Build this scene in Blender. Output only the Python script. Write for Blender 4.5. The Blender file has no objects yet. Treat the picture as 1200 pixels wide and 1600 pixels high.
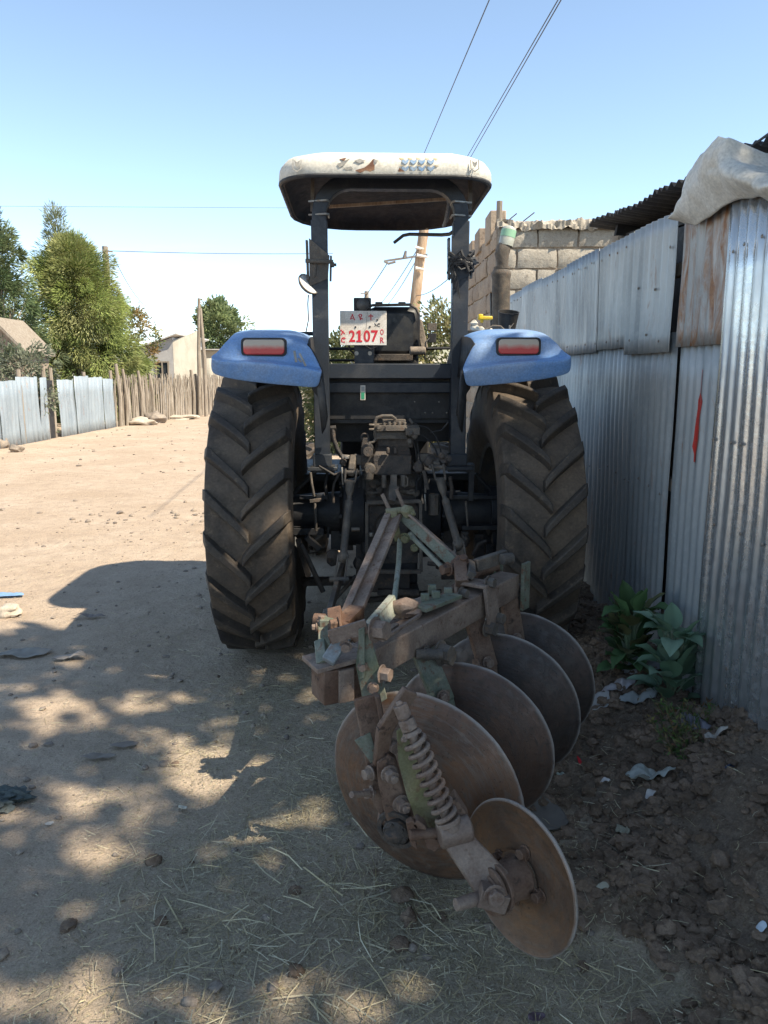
import bpy, math, random
from mathutils import Vector, Matrix, noise
V = Vector
R = math.radians
rnd = random.Random(7)
scene = bpy.context.scene
COL = scene.collection
PITCH = R(10.2); FPX = 1200.0; EYE = 1.6
cP, sP = math.cos(PITCH), math.sin(PITCH)

def ray(px, py):
    dx = (px-600)/FPX; dy = (800-py)/FPX
    return V((dx, cP+dy*sP, -sP+dy*cP))
def PW(px, py, Y):
    """point of the place seen at that spot of the photo, Y metres in front of the viewer"""
    d = ray(px, py); t = Y/d.y
    return V((d.x*t, Y, EYE+d.z*t))
def PG(px, py, z=0.0):
    d = ray(px, py); t = (z-EYE)/d.z
    return V((d.x*t, d.y*t, z))

# ---------------------------------------------------------------- mesh builder
class MB:
    def __init__(s, org=(0,0,0)):
        s.v = []; s.f = []; s.m = []; s.mi = 0; s.cuts = []; s.org = V(org); s.c = None
    def add(s, vs, fs, m=None):
        o = len(s.v); s.v += [V(p) for p in vs]
        for f in fs:
            s.f.append(tuple(i+o for i in f)); s.m.append(s.mi if m is None else m)
    def box(s, c, size, rot=None, m=None):
        c = V(c); hx, hy, hz = [q/2 for q in size]
        ps = [V((x,y,z)) for x in (-hx,hx) for y in (-hy,hy) for z in (-hz,hz)]
        if rot is not None: ps = [rot@p for p in ps]
        s.add([c+p for p in ps], [(0,1,3,2),(4,6,7,5),(0,4,5,1),(2,3,7,6),(0,2,6,4),(1,5,7,3)], m)
    def bar(s, a, b, w, h, up=(0,0,1), w2=None, h2=None, m=None):
        a, b = V(a), V(b); d = (b-a).normalized(); up = V(up)
        if abs(d.dot(up)) > .97: up = V((0,1,0))
        r = d.cross(up).normalized(); u = r.cross(d).normalized()
        w2 = w if w2 is None else w2; h2 = h if h2 is None else h2
        ps = [p + r*(i*ww/2) + u*(j*hh/2) for p, ww, hh in ((a,w,h),(b,w2,h2)) for i, j in ((-1,-1),(1,-1),(1,1),(-1,1))]
        s.add(ps, [(3,2,1,0),(4,5,6,7),(0,1,5,4),(1,2,6,5),(2,3,7,6),(3,0,4,7)], m)
    def tube(s, pts, r, seg=10, m=None, cap=True, phase=0):
        pts = [V(p) for p in pts]; n = len(pts)
        rs = r if isinstance(r, (list, tuple)) else [r]*n
        t0 = (pts[1]-pts[0]).normalized()
        ref = V((0,0,1)) if abs(t0.z) < .9 else V((0,1,0))
        nn = (ref - t0*ref.dot(t0)).normalized(); vs = []; fs = []
        for i, p in enumerate(pts):
            t = (pts[min(i+1,n-1)]-pts[max(i-1,0)]).normalized()
            nn = (nn - t*nn.dot(t)).normalized(); bb = t.cross(nn)
            k = 1.0
            if 0 < i < n-1:
                ca = max(.3, (pts[i]-pts[i-1]).normalized().dot((pts[i+1]-pts[i]).normalized())); k = 1/math.sqrt((1+ca)/2)
            for j in range(seg):
                a = 2*math.pi*j/seg+phase
                vs.append(p+(nn*math.cos(a)+bb*math.sin(a))*rs[i]*k)
        for i in range(n-1):
            for j in range(seg):
                q = (j+1) % seg
                fs.append((i*seg+j, i*seg+q, (i+1)*seg+q, (i+1)*seg+j))
        if cap:
            fs.append(tuple(range(seg))[::-1]); fs.append(tuple((n-1)*seg+j for j in range(seg)))
        s.add(vs, fs, m)
    def cyl(s, a, b, r, r2=None, seg=20, m=None):
        s.tube([a, b], [r, r if r2 is None else r2], seg, m)
    def lathe(s, prof, o, ax, seg=32, m=None, closed=False):
        o, ax = V(o), V(ax).normalized(); ref = V((0,0,1)) if abs(ax.z) < .9 else V((1,0,0))
        u = (ref-ax*ref.dot(ax)).normalized(); w = ax.cross(u); vs = []; fs = []
        for (x, r) in prof:
            for j in range(seg):
                a = 2*math.pi*j/seg
                vs.append(o+ax*x+(u*math.cos(a)+w*math.sin(a))*max(r, 1e-4))
        n = len(prof)
        for i in range(n if closed else n-1):
            i2 = (i+1) % n
            for j in range(seg):
                q = (j+1) % seg
                fs.append((i*seg+j, i*seg+q, i2*seg+q, i2*seg+j))
        s.add(vs, fs, m)
    def prism(s, poly, thick, m=None):
        poly = [V(p) for p in poly]; th = V(thick); n = len(poly)
        s.add(poly+[p+th for p in poly], [tuple(range(n))[::-1], tuple(range(n, 2*n))]+[(i,(i+1)%n,(i+1)%n+n,i+n) for i in range(n)], m)
    def grid(s, rows, m=None, wrap=False):
        h = len(rows); w = len(rows[0]); vs = [p for r in rows for p in r]; fs = []
        for i in range(h-1):
            for j in range(w if wrap else w-1):
                q = (j+1) % w
                fs.append((i*w+j, i*w+q, (i+1)*w+q, (i+1)*w+j))
        s.add(vs, fs, m)
    def cut(s): s.cuts.append((len(s.v), len(s.f)))
    def bolt(s, p, ax, r=.014, h=.014, shank=.0, m=None):
        s.cut()
        p, ax = V(p), V(ax).normalized()
        s.tube([p, p+ax*h], r, 6, m)
        s.tube([p-ax*.003, p+ax*.001], r*1.35, 12, m)
        if shank: s.tube([p+ax*h, p+ax*(h+shank)], r*.55, 8, m)
    def coil(s, a, b, rad, r, turns, m=None, seg=8):
        a, b = V(a), V(b); d = (b-a); L = d.length; d.normalize()
        u = d.orthogonal().normalized(); w = d.cross(u); n = int(turns*14)
        s.tube([a+d*(L*i/n)+(u*math.cos(2*math.pi*turns*i/n)+w*math.sin(2*math.pi*turns*i/n))*rad for i in range(n+1)], r, seg, m)
    def blob(s, c, size, amp=.25, freq=2.0, seed=0, sub=2, m=None, rot=None):
        vs, fs = ICO[sub]; c = V(c); out = []
        sv = V((seed*3.7, seed*1.3, seed*7.1))
        for p in vs:
            k = 1+amp*noise.noise(p*freq+sv)*1.6
            q = V((p.x*size[0], p.y*size[1], p.z*size[2]))*k
            if rot is not None: q = rot@q
            out.append(c+q)
        s.add(out, fs, m)
    def build_each(s, name, mats, parent=None, **k):
        """one object for each piece begun with cut()"""
        cs = s.cuts if s.cuts and s.cuts[0] == (0, 0) else [(0, 0)]+s.cuts
        cs = [c for i, c in enumerate(cs) if i == len(cs)-1 or cs[i+1] != c]+[(len(s.v), len(s.f))]; out = []
        for (v0, f0), (v1, f1) in zip(cs, cs[1:]):
            if v1 == v0: continue
            t = MB(s.org); t.v = s.v[v0:v1]; t.f = [tuple(i-v0 for i in f) for f in s.f[f0:f1]]; t.m = s.m[f0:f1]
            out.append(t.build(name, mats, parent, **k))
        return out
    def build(s, name, mats, parent=None, smooth=38, bevel=0, sub=0, solid=0, loc=None):
        me = bpy.data.meshes.new(name)
        me.from_pydata([tuple(p-s.org) for p in s.v], [], s.f)
        if not isinstance(mats, (list, tuple)): mats = [mats]
        for m in mats: me.materials.append(m)
        for p, mi in zip(me.polygons, s.m): p.material_index = mi
        if s.c is not None:
            ca = me.color_attributes.new('tint', 'FLOAT_COLOR', 'POINT')
            ca.data.foreach_set('color', [x for c in s.c for x in (c[0], c[1], c[2], 1.0)])
        me.update(); me.validate()
        if smooth:
            me.shade_smooth()
            if smooth < 180: me.set_sharp_from_angle(angle=R(smooth))
        o = bpy.data.objects.new(name, me); COL.objects.link(o)
        if parent is not None: o.parent = parent
        else: o.location = s.org if loc is None else loc
        if solid:
            md = o.modifiers.new('thick', 'SOLIDIFY'); md.thickness = solid; md.offset = 0
        if bevel:
            md = o.modifiers.new('edge', 'BEVEL'); md.width = bevel; md.segments = 2; md.limit_method = 'ANGLE'; md.angle_limit = R(40)
        if sub:
            md = o.modifiers.new('sub', 'SUBSURF'); md.levels = sub; md.render_levels = sub
        return o

def ico(sub):
    import bmesh
    b = bmesh.new(); bmesh.ops.create_icosphere(b, subdivisions=sub, radius=1)
    r = ([v.co.copy() for v in b.verts], [tuple(v.index for v in f.verts) for f in b.faces]); b.free(); return r
ICO = {k: ico(k) for k in (1, 2, 3)}

def empty(name, loc=(0,0,0), rz=0):
    o = bpy.data.objects.new(name, None); COL.objects.link(o); o.location = loc; o.rotation_euler = (0,0,rz); o.empty_display_size = .1; return o
def tag(o, label, cat, group=None, kind=None):
    if label: o['label'] = label
    if cat: o['category'] = cat
    if group: o['group'] = group
    if kind: o['kind'] = kind
    return o

# ---------------------------------------------------------------- materials
def new_mat(name):
    m = bpy.data.materials.new(name); m.use_nodes = True
    nt = m.node_tree; b = nt.nodes['Principled BSDF']; return m, nt, b
def N(nt, typ, **kw):
    n = nt.nodes.new(typ)
    for k, v in kw.items():
        if k in n.inputs: n.inputs[k].default_value = v
        else: setattr(n, k, v)
    return n
def c4(c): return (c[0], c[1], c[2], 1)
def ramp(nt, fac, stops, interp='LINEAR'):
    r = nt.nodes.new('ShaderNodeValToRGB'); r.color_ramp.interpolation = interp
    e = r.color_ramp.elements
    while len(e) < len(stops): e.new(.5)
    for i, (p, c) in enumerate(stops):
        e[i].position = p; e[i].color = c4(c) if isinstance(c, (tuple, list)) else (c, c, c, 1)
    nt.links.new(fac, r.inputs[0]); return r.outputs[0]
def mixc(nt, fac, a, b, mode='MIX'):
    m = nt.nodes.new('ShaderNodeMix'); m.data_type = 'RGBA'; m.blend_type = mode
    for sock, val in ((m.inputs[0], fac), (m.inputs[6], a), (m.inputs[7], b)):
        if hasattr(val, 'links') or hasattr(val, 'is_linked'): nt.links.new(val, sock)
        elif isinstance(val, (tuple, list)): sock.default_value = c4(val)
        else: sock.default_value = val
    return m.outputs[2]
def noise_tex(nt, co, scale, detail=6, rough=.6, dist=0):
    n = N(nt, 'ShaderNodeTexNoise'); n.inputs['Scale'].default_value = scale; n.inputs['Detail'].default_value = detail
    n.inputs['Roughness'].default_value = rough; n.inputs['Distortion'].default_value = dist
    nt.links.new(co, n.inputs['Vector']); return n.outputs['Fac']
def grime(name, base, dirt, dirt2=None, s1=6, s2=25, lo=.42, hi=.62, lo2=.55, hi2=.68, rough=.7, metal=0, bump=.15, bscale=60, spec=.4, stretch=None, rrange=.15, wet=None):
    """a worn surface: base, a dust or rust colour in soft patches, a second one in finer specks, fine bump"""
    m, nt, b = new_mat(name); tc = N(nt, 'ShaderNodeTexCoord'); co = tc.outputs['Object']
    if stretch:
        mp = N(nt, 'ShaderNodeMapping'); mp.inputs['Scale'].default_value = stretch
        nt.links.new(co, mp.inputs[0]); co = mp.outputs[0]
    n1 = noise_tex(nt, co, s1, 8, .65, .4)
    f1 = ramp(nt, n1, [(lo, 0.0), (hi, 1.0)])
    c = mixc(nt, f1, base, dirt)
    n2 = noise_tex(nt, co, s2, 8, .7)
    if dirt2:
        f2 = ramp(nt, n2, [(lo2, 0.0), (hi2, 1.0)]); c = mixc(nt, f2, c, dirt2)
    n3 = noise_tex(nt, co, s2*5, 4, .6)
    v = ramp(nt, n3, [(.3, .78), (.7, 1.15)]); c = mixc(nt, 1.0, c, v, 'MULTIPLY')
    nt.links.new(c, b.inputs['Base Color'])
    rr = ramp(nt, n2, [(.3, max(0, rough-rrange)), (.7, min(1, rough+rrange))])
    nt.links.new(rr, b.inputs['Roughness'])
    if metal:
        inv = ramp(nt, n1, [(lo, metal), (hi, metal*.25)]); nt.links.new(inv, b.inputs['Metallic'])
    b.inputs['Specular IOR Level'].default_value = spec
    nb = noise_tex(nt, tc.outputs['Object'], bscale, 6, .65)
    bp = N(nt, 'ShaderNodeBump'); bp.inputs['Strength'].default_value = bump; bp.inputs['Distance'].default_value = .01
    nt.links.new(nb, bp.inputs['Height']); nt.links.new(bp.outputs[0], b.inputs['Normal'])
    return m

M = {}
M['lug'] = grime('worn_lug_rubber', (.046,.038,.032), (.098,.077,.058), (.16,.125,.09), s1=5, s2=20, lo=.4, hi=.7, lo2=.56, hi2=.72, rough=.72, bump=.35, bscale=60, spec=.35)
M['tyre'] = grime('dusty_rubber', (.065,.052,.042), (.15,.112,.08), (.20,.15,.105), s1=3.5, s2=14, lo=.35, hi=.65, lo2=.56, hi2=.75, rough=.82, bump=.25, bscale=45, spec=.3)
M['rim'] = grime('wheel_paint', (.06,.06,.06), (.10,.08,.06), rough=.7)
M['blue'] = grime('blue_paint', (.14,.28,.54), (.30,.37,.48), (.36,.34,.32), s1=4, s2=22, lo=.36, hi=.78, lo2=.62, hi2=.8, rough=.42, bump=.03, spec=.5, rrange=.12)
M['frame'] = grime('slate_frame_paint', (.019,.024,.033), (.06,.06,.062), (.12,.11,.10), s1=5, s2=30, lo=.5, hi=.72, lo2=.63, hi2=.75, rough=.5, bump=.08)
M['black'] = grime('black_paint', (.018,.018,.02), (.05,.045,.04), (.09,.08,.07), s1=5, s2=22, lo=.45, hi=.7, lo2=.6, hi2=.75, rough=.6, bump=.1)
M['greasy'] = grime('greasy_cast_iron', (.035,.031,.029), (.10,.078,.062), (.14,.09,.06), s1=8, s2=35, lo=.4, hi=.65, lo2=.56, hi2=.7, rough=.65, bump=.5, bscale=90)
M['greasylight'] = grime('dusty_cast_iron', (.085,.073,.062), (.165,.135,.105), (.15,.10,.07), s1=10, s2=40, rough=.7, bump=.4, bscale=90)
M['steel'] = grime('worn_steel', (.32,.30,.27), (.20,.15,.11), (.25,.18,.12), s1=8, s2=40, rough=.45, metal=.7, bump=.15)
M['vinyl'] = grime('black_vinyl', (.014,.014,.016), (.035,.033,.03), s1=8, rough=.45, bump=.05)
M['lining'] = grime('canopy_lining', (.016,.014,.015), (.05,.035,.028), s1=4, rough=.85, bump=.1)
M['fabric'] = grime('cream_canopy_fabric', (.62,.58,.50), (.48,.42,.32), (.30,.22,.14), s1=5, s2=14, lo=.5, hi=.75, lo2=.66, hi2=.74, rough=.85, bump=.2, bscale=30)
M['fab_blue'] = grime('blue_fabric_print', (.16,.28,.45), (.28,.34,.40), s1=12, rough=.85)
M['fab_brown'] = grime('brown_fabric_print', (.12,.05,.03), (.22,.12,.07), s1=12, rough=.85)
M['fab_grey'] = grime('grey_fabric_print', (.25,.24,.22), (.38,.35,.30), s1=12, rough=.85)
M['fab_tan'] = grime('ochre_fabric_print', (.36,.27,.12), (.5,.42,.3), s1=12, rough=.85)
M['rust'] = grime('brown_rusty_steel', (.125,.070,.045), (.19,.125,.088), (.055,.036,.027), s1=7, s2=30, lo=.4, hi=.62, lo2=.55, hi2=.66, rough=.68, bump=.3, bscale=70, metal=.15)
M['rustpale'] = grime('pale_rusty_steel', (.185,.130,.100), (.27,.205,.16), (.12,.062,.04), s1=8, s2=28, lo=.4, hi=.62, lo2=.57, hi2=.68, rough=.6, bump=.25, bscale=70, metal=.2)
M['green'] = grime('worn_green_paint', (.105,.125,.085), (.19,.19,.145), (.14,.075,.047), s1=9, s2=26, lo=.42, hi=.62, lo2=.54, hi2=.62, rough=.6, bump=.2, bscale=60)
M['greenpale'] = grime('pale_green_paint', (.23,.25,.195), (.30,.30,.25), (.16,.10,.07), s1=9, s2=26, rough=.6, bump=.2)
M['bluegrey'] = grime('blue_grey_paint', (.21,.225,.23), (.25,.255,.25), (.2,.13,.1), s1=9, s2=26, rough=.6, bump=.2)
M['yellowgreen'] = grime('faded_yellow_green_paint', (.15,.145,.07), (.21,.19,.12), (.12,.07,.04), s1=9, s2=30, rough=.6, bump=.2)
M['straw_mat'] = None
M['wood'] = grime('weathered_wood', (.23,.185,.14), (.33,.28,.22), (.12,.09,.06), s1=3, s2=9, rough=.85, bump=.3, bscale=30, stretch=(6,6,.8))
M['sticks'] = grime('dull_grey_sticks', (.30,.25,.20), (.38,.33,.27), (.2,.16,.12), s1=3, s2=9, rough=.9, bump=.2, stretch=(6,6,.8))
M['woodpole'] = grime('brown_pole_wood', (.34,.22,.13), (.48,.36,.25), (.2,.12,.07), s1=2, s2=7, rough=.85, bump=.2, bscale=20, stretch=(4,4,.4))
M['sack'] = grime('woven_plastic_sack', (.60,.56,.48), (.68,.65,.58), (.45,.38,.29), s1=5, s2=14, lo2=.6, hi2=.75, rough=.6, bump=.15, bscale=40)
M['yellow'] = grime('yellow_plastic', (.75,.5,.02), (.6,.42,.06), s1=12, rough=.45)
M['darkroof'] = grime('shade_dark_roof_sheet', (.022,.022,.025), (.05,.045,.04), s1=4, rough=.75)  # near-black colour stands in for the shade under the roof
M['concrete'] = grime('block_masonry', (.33,.29,.235), (.42,.37,.30), (.22,.185,.15), s1=3, s2=22, lo2=.55, hi2=.7, rough=.95, bump=.8, bscale=30)
M['mud'] = grime('mud_plaster', (.30,.23,.17), (.38,.30,.22), (.2,.15,.11), s1=2, s2=12, rough=.95, bump=.7, bscale=14)
M['cream'] = grime('cream_plaster', (.46,.42,.34), (.38,.34,.27), s1=1.5, rough=.9, bump=.1)
M['shadewall'] = grime('shaded_plaster', (.42,.40,.37), (.34,.32,.3), s1=1.5, rough=.9, bump=.1)  # greyer plaster: the front wall's shade is put into its colour
M['roofpale'] = grime('pale_sheet_roof', (.55,.54,.52), (.42,.38,.33), s1=2, rough=.5)
M['glassdark'] = grime('dark_window_glass', (.02,.025,.03), (.04,.045,.05), rough=.15, bump=0)
M['stone'] = grime('grey_brown_stone', (.20,.165,.135), (.32,.26,.20), (.12,.10,.08), s1=6, s2=20, rough=.95, bump=.6, bscale=25)
M['palestone'] = grime('pale_stone', (.50,.43,.34), (.38,.32,.25), s1=8, rough=.95, bump=.5, bscale=25)
M['wire'] = grime('cable', (.05,.05,.055), (.08,.08,.08), rough=.6)
M['white'] = grime('white_enamel', (.72,.68,.62), (.6,.53,.45), (.45,.33,.25), s1=8, s2=30, lo2=.64, hi2=.72, rough=.45, bump=.03)
M['redpaint'] = grime('red_sign_paint', (.55,.02,.035), (.45,.04,.04), s1=20, rough=.5, bump=.02)
M['redspray'] = grime('red_spray_paint', (.50,.03,.02), (.38,.05,.04), s1=20, rough=.5, bump=.02)

def glassy(name, col, rough, trans=0, alpha=1.0, spec=.5, coat=0):
    m, nt, b = new_mat(name); b.inputs['Base Color'].default_value = c4(col); b.inputs['Roughness'].default_value = rough
    b.inputs['Transmission Weight'].default_value = trans; b.inputs['Alpha'].default_value = alpha; b.inputs['Coat Weight'].default_value = coat
    return m
# tail lens: red below, dusty pale above
def lens_mat():
    m, nt, b = new_mat('tail_lens_plastic'); tc = N(nt, 'ShaderNodeTexCoord')
    sx = N(nt, 'ShaderNodeSeparateXYZ'); nt.links.new(tc.outputs['Generated'], sx.inputs[0])
    nz = noise_tex(nt, tc.outputs['Object'], 25)
    ad = N(nt, 'ShaderNodeMath', operation='MULTIPLY_ADD'); nt.links.new(nz, ad.inputs[0]); ad.inputs[1].default_value = .35; nt.links.new(sx.outputs[2], ad.inputs[2])
    c = ramp(nt, ad.outputs[0], [(.5, (.50,.035,.03)), (.68, (.50,.20,.15)), (.85, (.46,.38,.30))])
    nt.links.new(c, b.inputs['Base Color']); b.inputs['Roughness'].default_value = .35
    return m
M['lens'] = lens_mat()

# galvanised sheet: metallic, spangled, streaked; rust amount
def galv(name, base=(.42,.46,.49), dark=(.26,.29,.32), rust=0.0, rough=.38, metal=.85, dull=(.40,.42,.42)):
    m, nt, b = new_mat(name); tc = N(nt, 'ShaderNodeTexCoord'); co = tc.outputs['Object']
    mp = N(nt, 'ShaderNodeMapping'); mp.inputs['Scale'].default_value = (1.6, 1.6, .35); nt.links.new(co, mp.inputs[0])
    n1 = noise_tex(nt, mp.outputs[0], 3, 8, .6, .6); n2 = noise_tex(nt, co, 30, 6, .7); n3 = noise_tex(nt, mp.outputs[0], 9, 8, .7, 1)
    c = mixc(nt, ramp(nt, n1, [(.35, 0.0), (.65, 1.0)]), base, dark)
    c = mixc(nt, ramp(nt, n2, [(.5, 0.0), (.75, .6)]), c, dull)
    met = ramp(nt, n2, [(.45, metal), (.8, metal*.6)])
    if rust:
        f = ramp(nt, n3, [(.62-rust*.25, 0.0), (.80-rust*.25, 1.0)])
        c = mixc(nt, f, c, ramp(nt, n2, [(.3, (.19,.075,.028)), (.7, (.36,.185,.08))]))
        inv = N(nt, 'ShaderNodeMath', operation='SUBTRACT'); inv.inputs[0].default_value = 1; nt.links.new(f, inv.inputs[1])
        mu = N(nt, 'ShaderNodeMath', operation='MULTIPLY'); nt.links.new(inv.outputs[0], mu.inputs[0]); nt.links.new(met, mu.inputs[1]); met = mu.outputs[0]
    nt.links.new(c, b.inputs['Base Color']); nt.links.new(met, b.inputs['Metallic'])
    nt.links.new(ramp(nt, n1, [(.3, rough-.08), (.7, rough+.14)]), b.inputs['Roughness'])
    bp = N(nt, 'ShaderNodeBump'); bp.inputs['Strength'].default_value = .12; bp.inputs['Distance'].default_value = .02
    nb = noise_tex(nt, co, 7, 5, .6); nt.links.new(nb, bp.inputs['Height']); nt.links.new(bp.outputs[0], b.inputs['Normal'])
    return m
M['galv'] = galv('galvanised_sheet', (.40,.42,.43), (.28,.30,.31), rough=.42, metal=.6)
M['galvold'] = galv('dull_galvanised_sheet', (.46,.47,.46), (.32,.34,.34), rust=.12, rough=.48, metal=.38, dull=(.50,.50,.48))
M['galvrust'] = galv('rust_streaked_sheet', (.44,.43,.41), (.34,.33,.31), rust=.80, rough=.5, metal=.5)
M['galvnew'] = galv('shiny_galvanised_sheet', (.66,.66,.64), (.48,.49,.49), rough=.25, metal=.8, dull=(.58,.57,.54))
M['galvfar'] = galv('blue_grey_sheet', (.34,.39,.42), (.24,.28,.31), rust=.16, rough=.55, metal=.3, dull=(.42,.43,.42))

def tinted(name, rough=.8, trans=0.0, mul=1.0, spec=.3):
    """base colour from each leaf's or straw's own tint"""
    m, nt, b = new_mat(name); a = N(nt, 'ShaderNodeAttribute'); a.attribute_name = 'tint'
    nt.links.new(a.outputs['Color'], b.inputs['Base Color']); b.inputs['Roughness'].default_value = rough
    b.inputs['Specular IOR Level'].default_value = spec
    if trans:
        t = N(nt, 'ShaderNodeBsdfTranslucent'); nt.links.new(a.outputs['Color'], t.inputs[0])
        mx = N(nt, 'ShaderNodeMixShader'); mx.inputs[0].default_value = trans
        nt.links.new(b.outputs[0], mx.inputs[1]); nt.links.new(t.outputs[0], mx.inputs[2])
        nt.links.new(mx.outputs[0], nt.nodes['Material Output'].inputs['Surface'])
    return m
M['leaf'] = tinted('leaf', .6, .3)
M['needle'] = tinted('needle', .7, .2)
M['strawm'] = tinted('straw', .75, .15)
M['plastic'] = tinted('thin_plastic', .35, .35, spec=.5)

# ---------------------------------------------------------------- camera, sun, sky
cam = bpy.data.cameras.new('camera'); co = bpy.data.objects.new('camera', cam); COL.objects.link(co)
cam.sensor_fit = 'VERTICAL'; cam.sensor_height = 24; cam.lens = 24*FPX/1600; cam.clip_start = .05; cam.clip_end = 3000
co.location = (0, 0, EYE); co.rotation_euler = (R(90)-PITCH, 0, 0); scene.camera = co
SD = V((.706, -.39, 1.0))                      # sun: sideways shift per metre of height
sd = SD.normalized(); SUN_EL = math.asin(sd.z); az = math.atan2(sd.x, sd.y)
sl = bpy.data.lights.new('sun', 'SUN'); sl.energy = 3.7; sl.angle = R(.53); sl.color = (1, .90, .73)
so = bpy.data.objects.new('sun', sl); COL.objects.link(so); so.rotation_euler = sd.to_track_quat('Z', 'Y').to_euler(); so.location = sd*30
w = bpy.data.worlds.new('World'); scene.world = w; w.use_nodes = True
nt = w.node_tree; bg = nt.nodes['Background']
sky = N(nt, 'ShaderNodeTexSky'); sky.sky_type = 'NISHITA'; sky.sun_disc = False; sky.sun_elevation = SUN_EL; sky.sun_rotation = az
sky.air_density = .85; sky.dust_density = .25; sky.ozone_density = 1.1; sky.altitude = 1800
tc = N(nt, 'ShaderNodeTexCoord'); sx = N(nt, 'ShaderNodeSeparateXYZ'); nt.links.new(tc.outputs['Generated'], sx.inputs[0])
mp = N(nt, 'ShaderNodeMapping'); mp.inputs['Scale'].default_value = (1, 1, 5); nt.links.new(tc.outputs['Generated'], mp.inputs[0])
cn = noise_tex(nt, mp.outputs[0], 5.5, 8, .6, .2)
cm = ramp(nt, cn, [(.5, 0.0), (.68, 1.0)])
hz = ramp(nt, sx.outputs[2], [(.0, .75), (.09, .5), (.16, 0.0)])
mu = N(nt, 'ShaderNodeMath', operation='MULTIPLY'); nt.links.new(cm, mu.inputs[0]); nt.links.new(hz, mu.inputs[1])
hs_ = N(nt, 'ShaderNodeHueSaturation'); hs_.inputs['Saturation'].default_value = .87; hs_.inputs['Value'].default_value = .90; hs_.inputs['Hue'].default_value = .49; nt.links.new(sky.outputs[0], hs_.inputs['Color'])
csky = mixc(nt, mu.outputs[0], hs_.outputs[0], (5.0, 5.1, 5.2))
nt.links.new(csky, bg.inputs[0]); bg.inputs[1].default_value = .14
scene.view_settings.view_transform = 'Standard'; scene.view_settings.look = 'None'; scene.view_settings.exposure = 1.33; scene.view_settings.gamma = 1
# ================================================================ GROUND
def sstep(a, b, x):
    t = min(1, max(0, (x-a)/(b-a))); return t*t*(3-2*t)
def fence_x(y): return 1.55-.033*y
def manure(x, y):
    """how much the dark dug-over dirt along the fence covers the ground here (0..1)"""
    if y > 9 or x < -.5: return 0
    edge = .60+.10*math.sin(y*2.1+.6)+.13*noise.noise(V((x*3, y*3, 5)))*2+.06*noise.noise(V((x*9, y*9, 5)))
    if y < 2.6: edge += .16*(2.6-y)
    edge += .25*sstep(3.4, 5, y)
    return sstep(edge-.08, edge+.14, x)*(1-sstep(6.5, 9, y))
def gh(x, y):
    z = .018*noise.noise(V((x*.8, y*.8, 1)))+.007*noise.noise(V((x*4, y*4, 2)))
    r = math.hypot(x, y)
    if r < 14: z += .0035*noise.noise(V((x*15, y*15, 3)))
    m = manure(x, y)
    if m > 0:
        z += m*(.04+.065*noise.noise(V((x*4.0, y*4.0, 8)))+.035*abs(noise.noise(V((x*13, y*13, 9))))+.018*noise.noise(V((x*34, y*34, 9))))
        z += .10*sstep(1.0, 1.45, x)*sstep(1.5, 2.0, y)*(1-sstep(2.7, 3.2, y))
        z += (.13+.05*noise.noise(V((x*2, y*2.5, 6))))*sstep(.85, 1.35, x)*(1-sstep(5, 8, y))
    if r > 25: z += .25*noise.noise(V((x*.03, y*.03, 4)))*sstep(25, 60, r)
    return z
def axis(lo, hi, step, far, g=1.13):
    c = []; x = lo
    while x < hi: c.append(x); x += step
    s = step; a = [hi]; x = hi
    while x < far: s *= g; x += s; a.append(x)
    s = step; b = []; x = lo
    while x > -far: s *= g; x -= s; b.append(x)
    return b[::-1]+c+a
xs = axis(-2.4, 1.75, .021, 700); ys = axis(1.2, 6.2, .024, 900)
ys = [y for y in ys if y > -60]
g = MB()
for y in ys:
    for x in xs: g.v.append(V((x, y, gh(x, y))))
nx = len(xs)
g.f = [(i*nx+j, i*nx+j+1, (i+1)*nx+j+1, (i+1)*nx+j) for i in range(len(ys)-1) for j in range(nx-1)]
g.m = [0]*len(g.f)
def strawy(x, y):
    if y > 9 or x < -4: return 0
    a = math.exp(-(((x+.05)/.75)**2+((y-2.35)/.75)**2))
    b = .7*math.exp(-(((x+.35)/.7)**2+((y-3.55)/.55)**2))
    c = .9*math.exp(-(((x-.3)/1.1)**2+((y-1.7)/.5)**2))
    d = .35*math.exp(-(((x+.3)/1.3)**2+((y-5)/1.8)**2))
    return min(1, a+b+c+d)*(.6+.8*max(0, noise.noise(V((x*2.2, y*2.2, 12)))+.25))
g.c = [(manure(v.x, v.y), min(1, strawy(v.x, v.y)), 0) for v in g.v]

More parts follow.
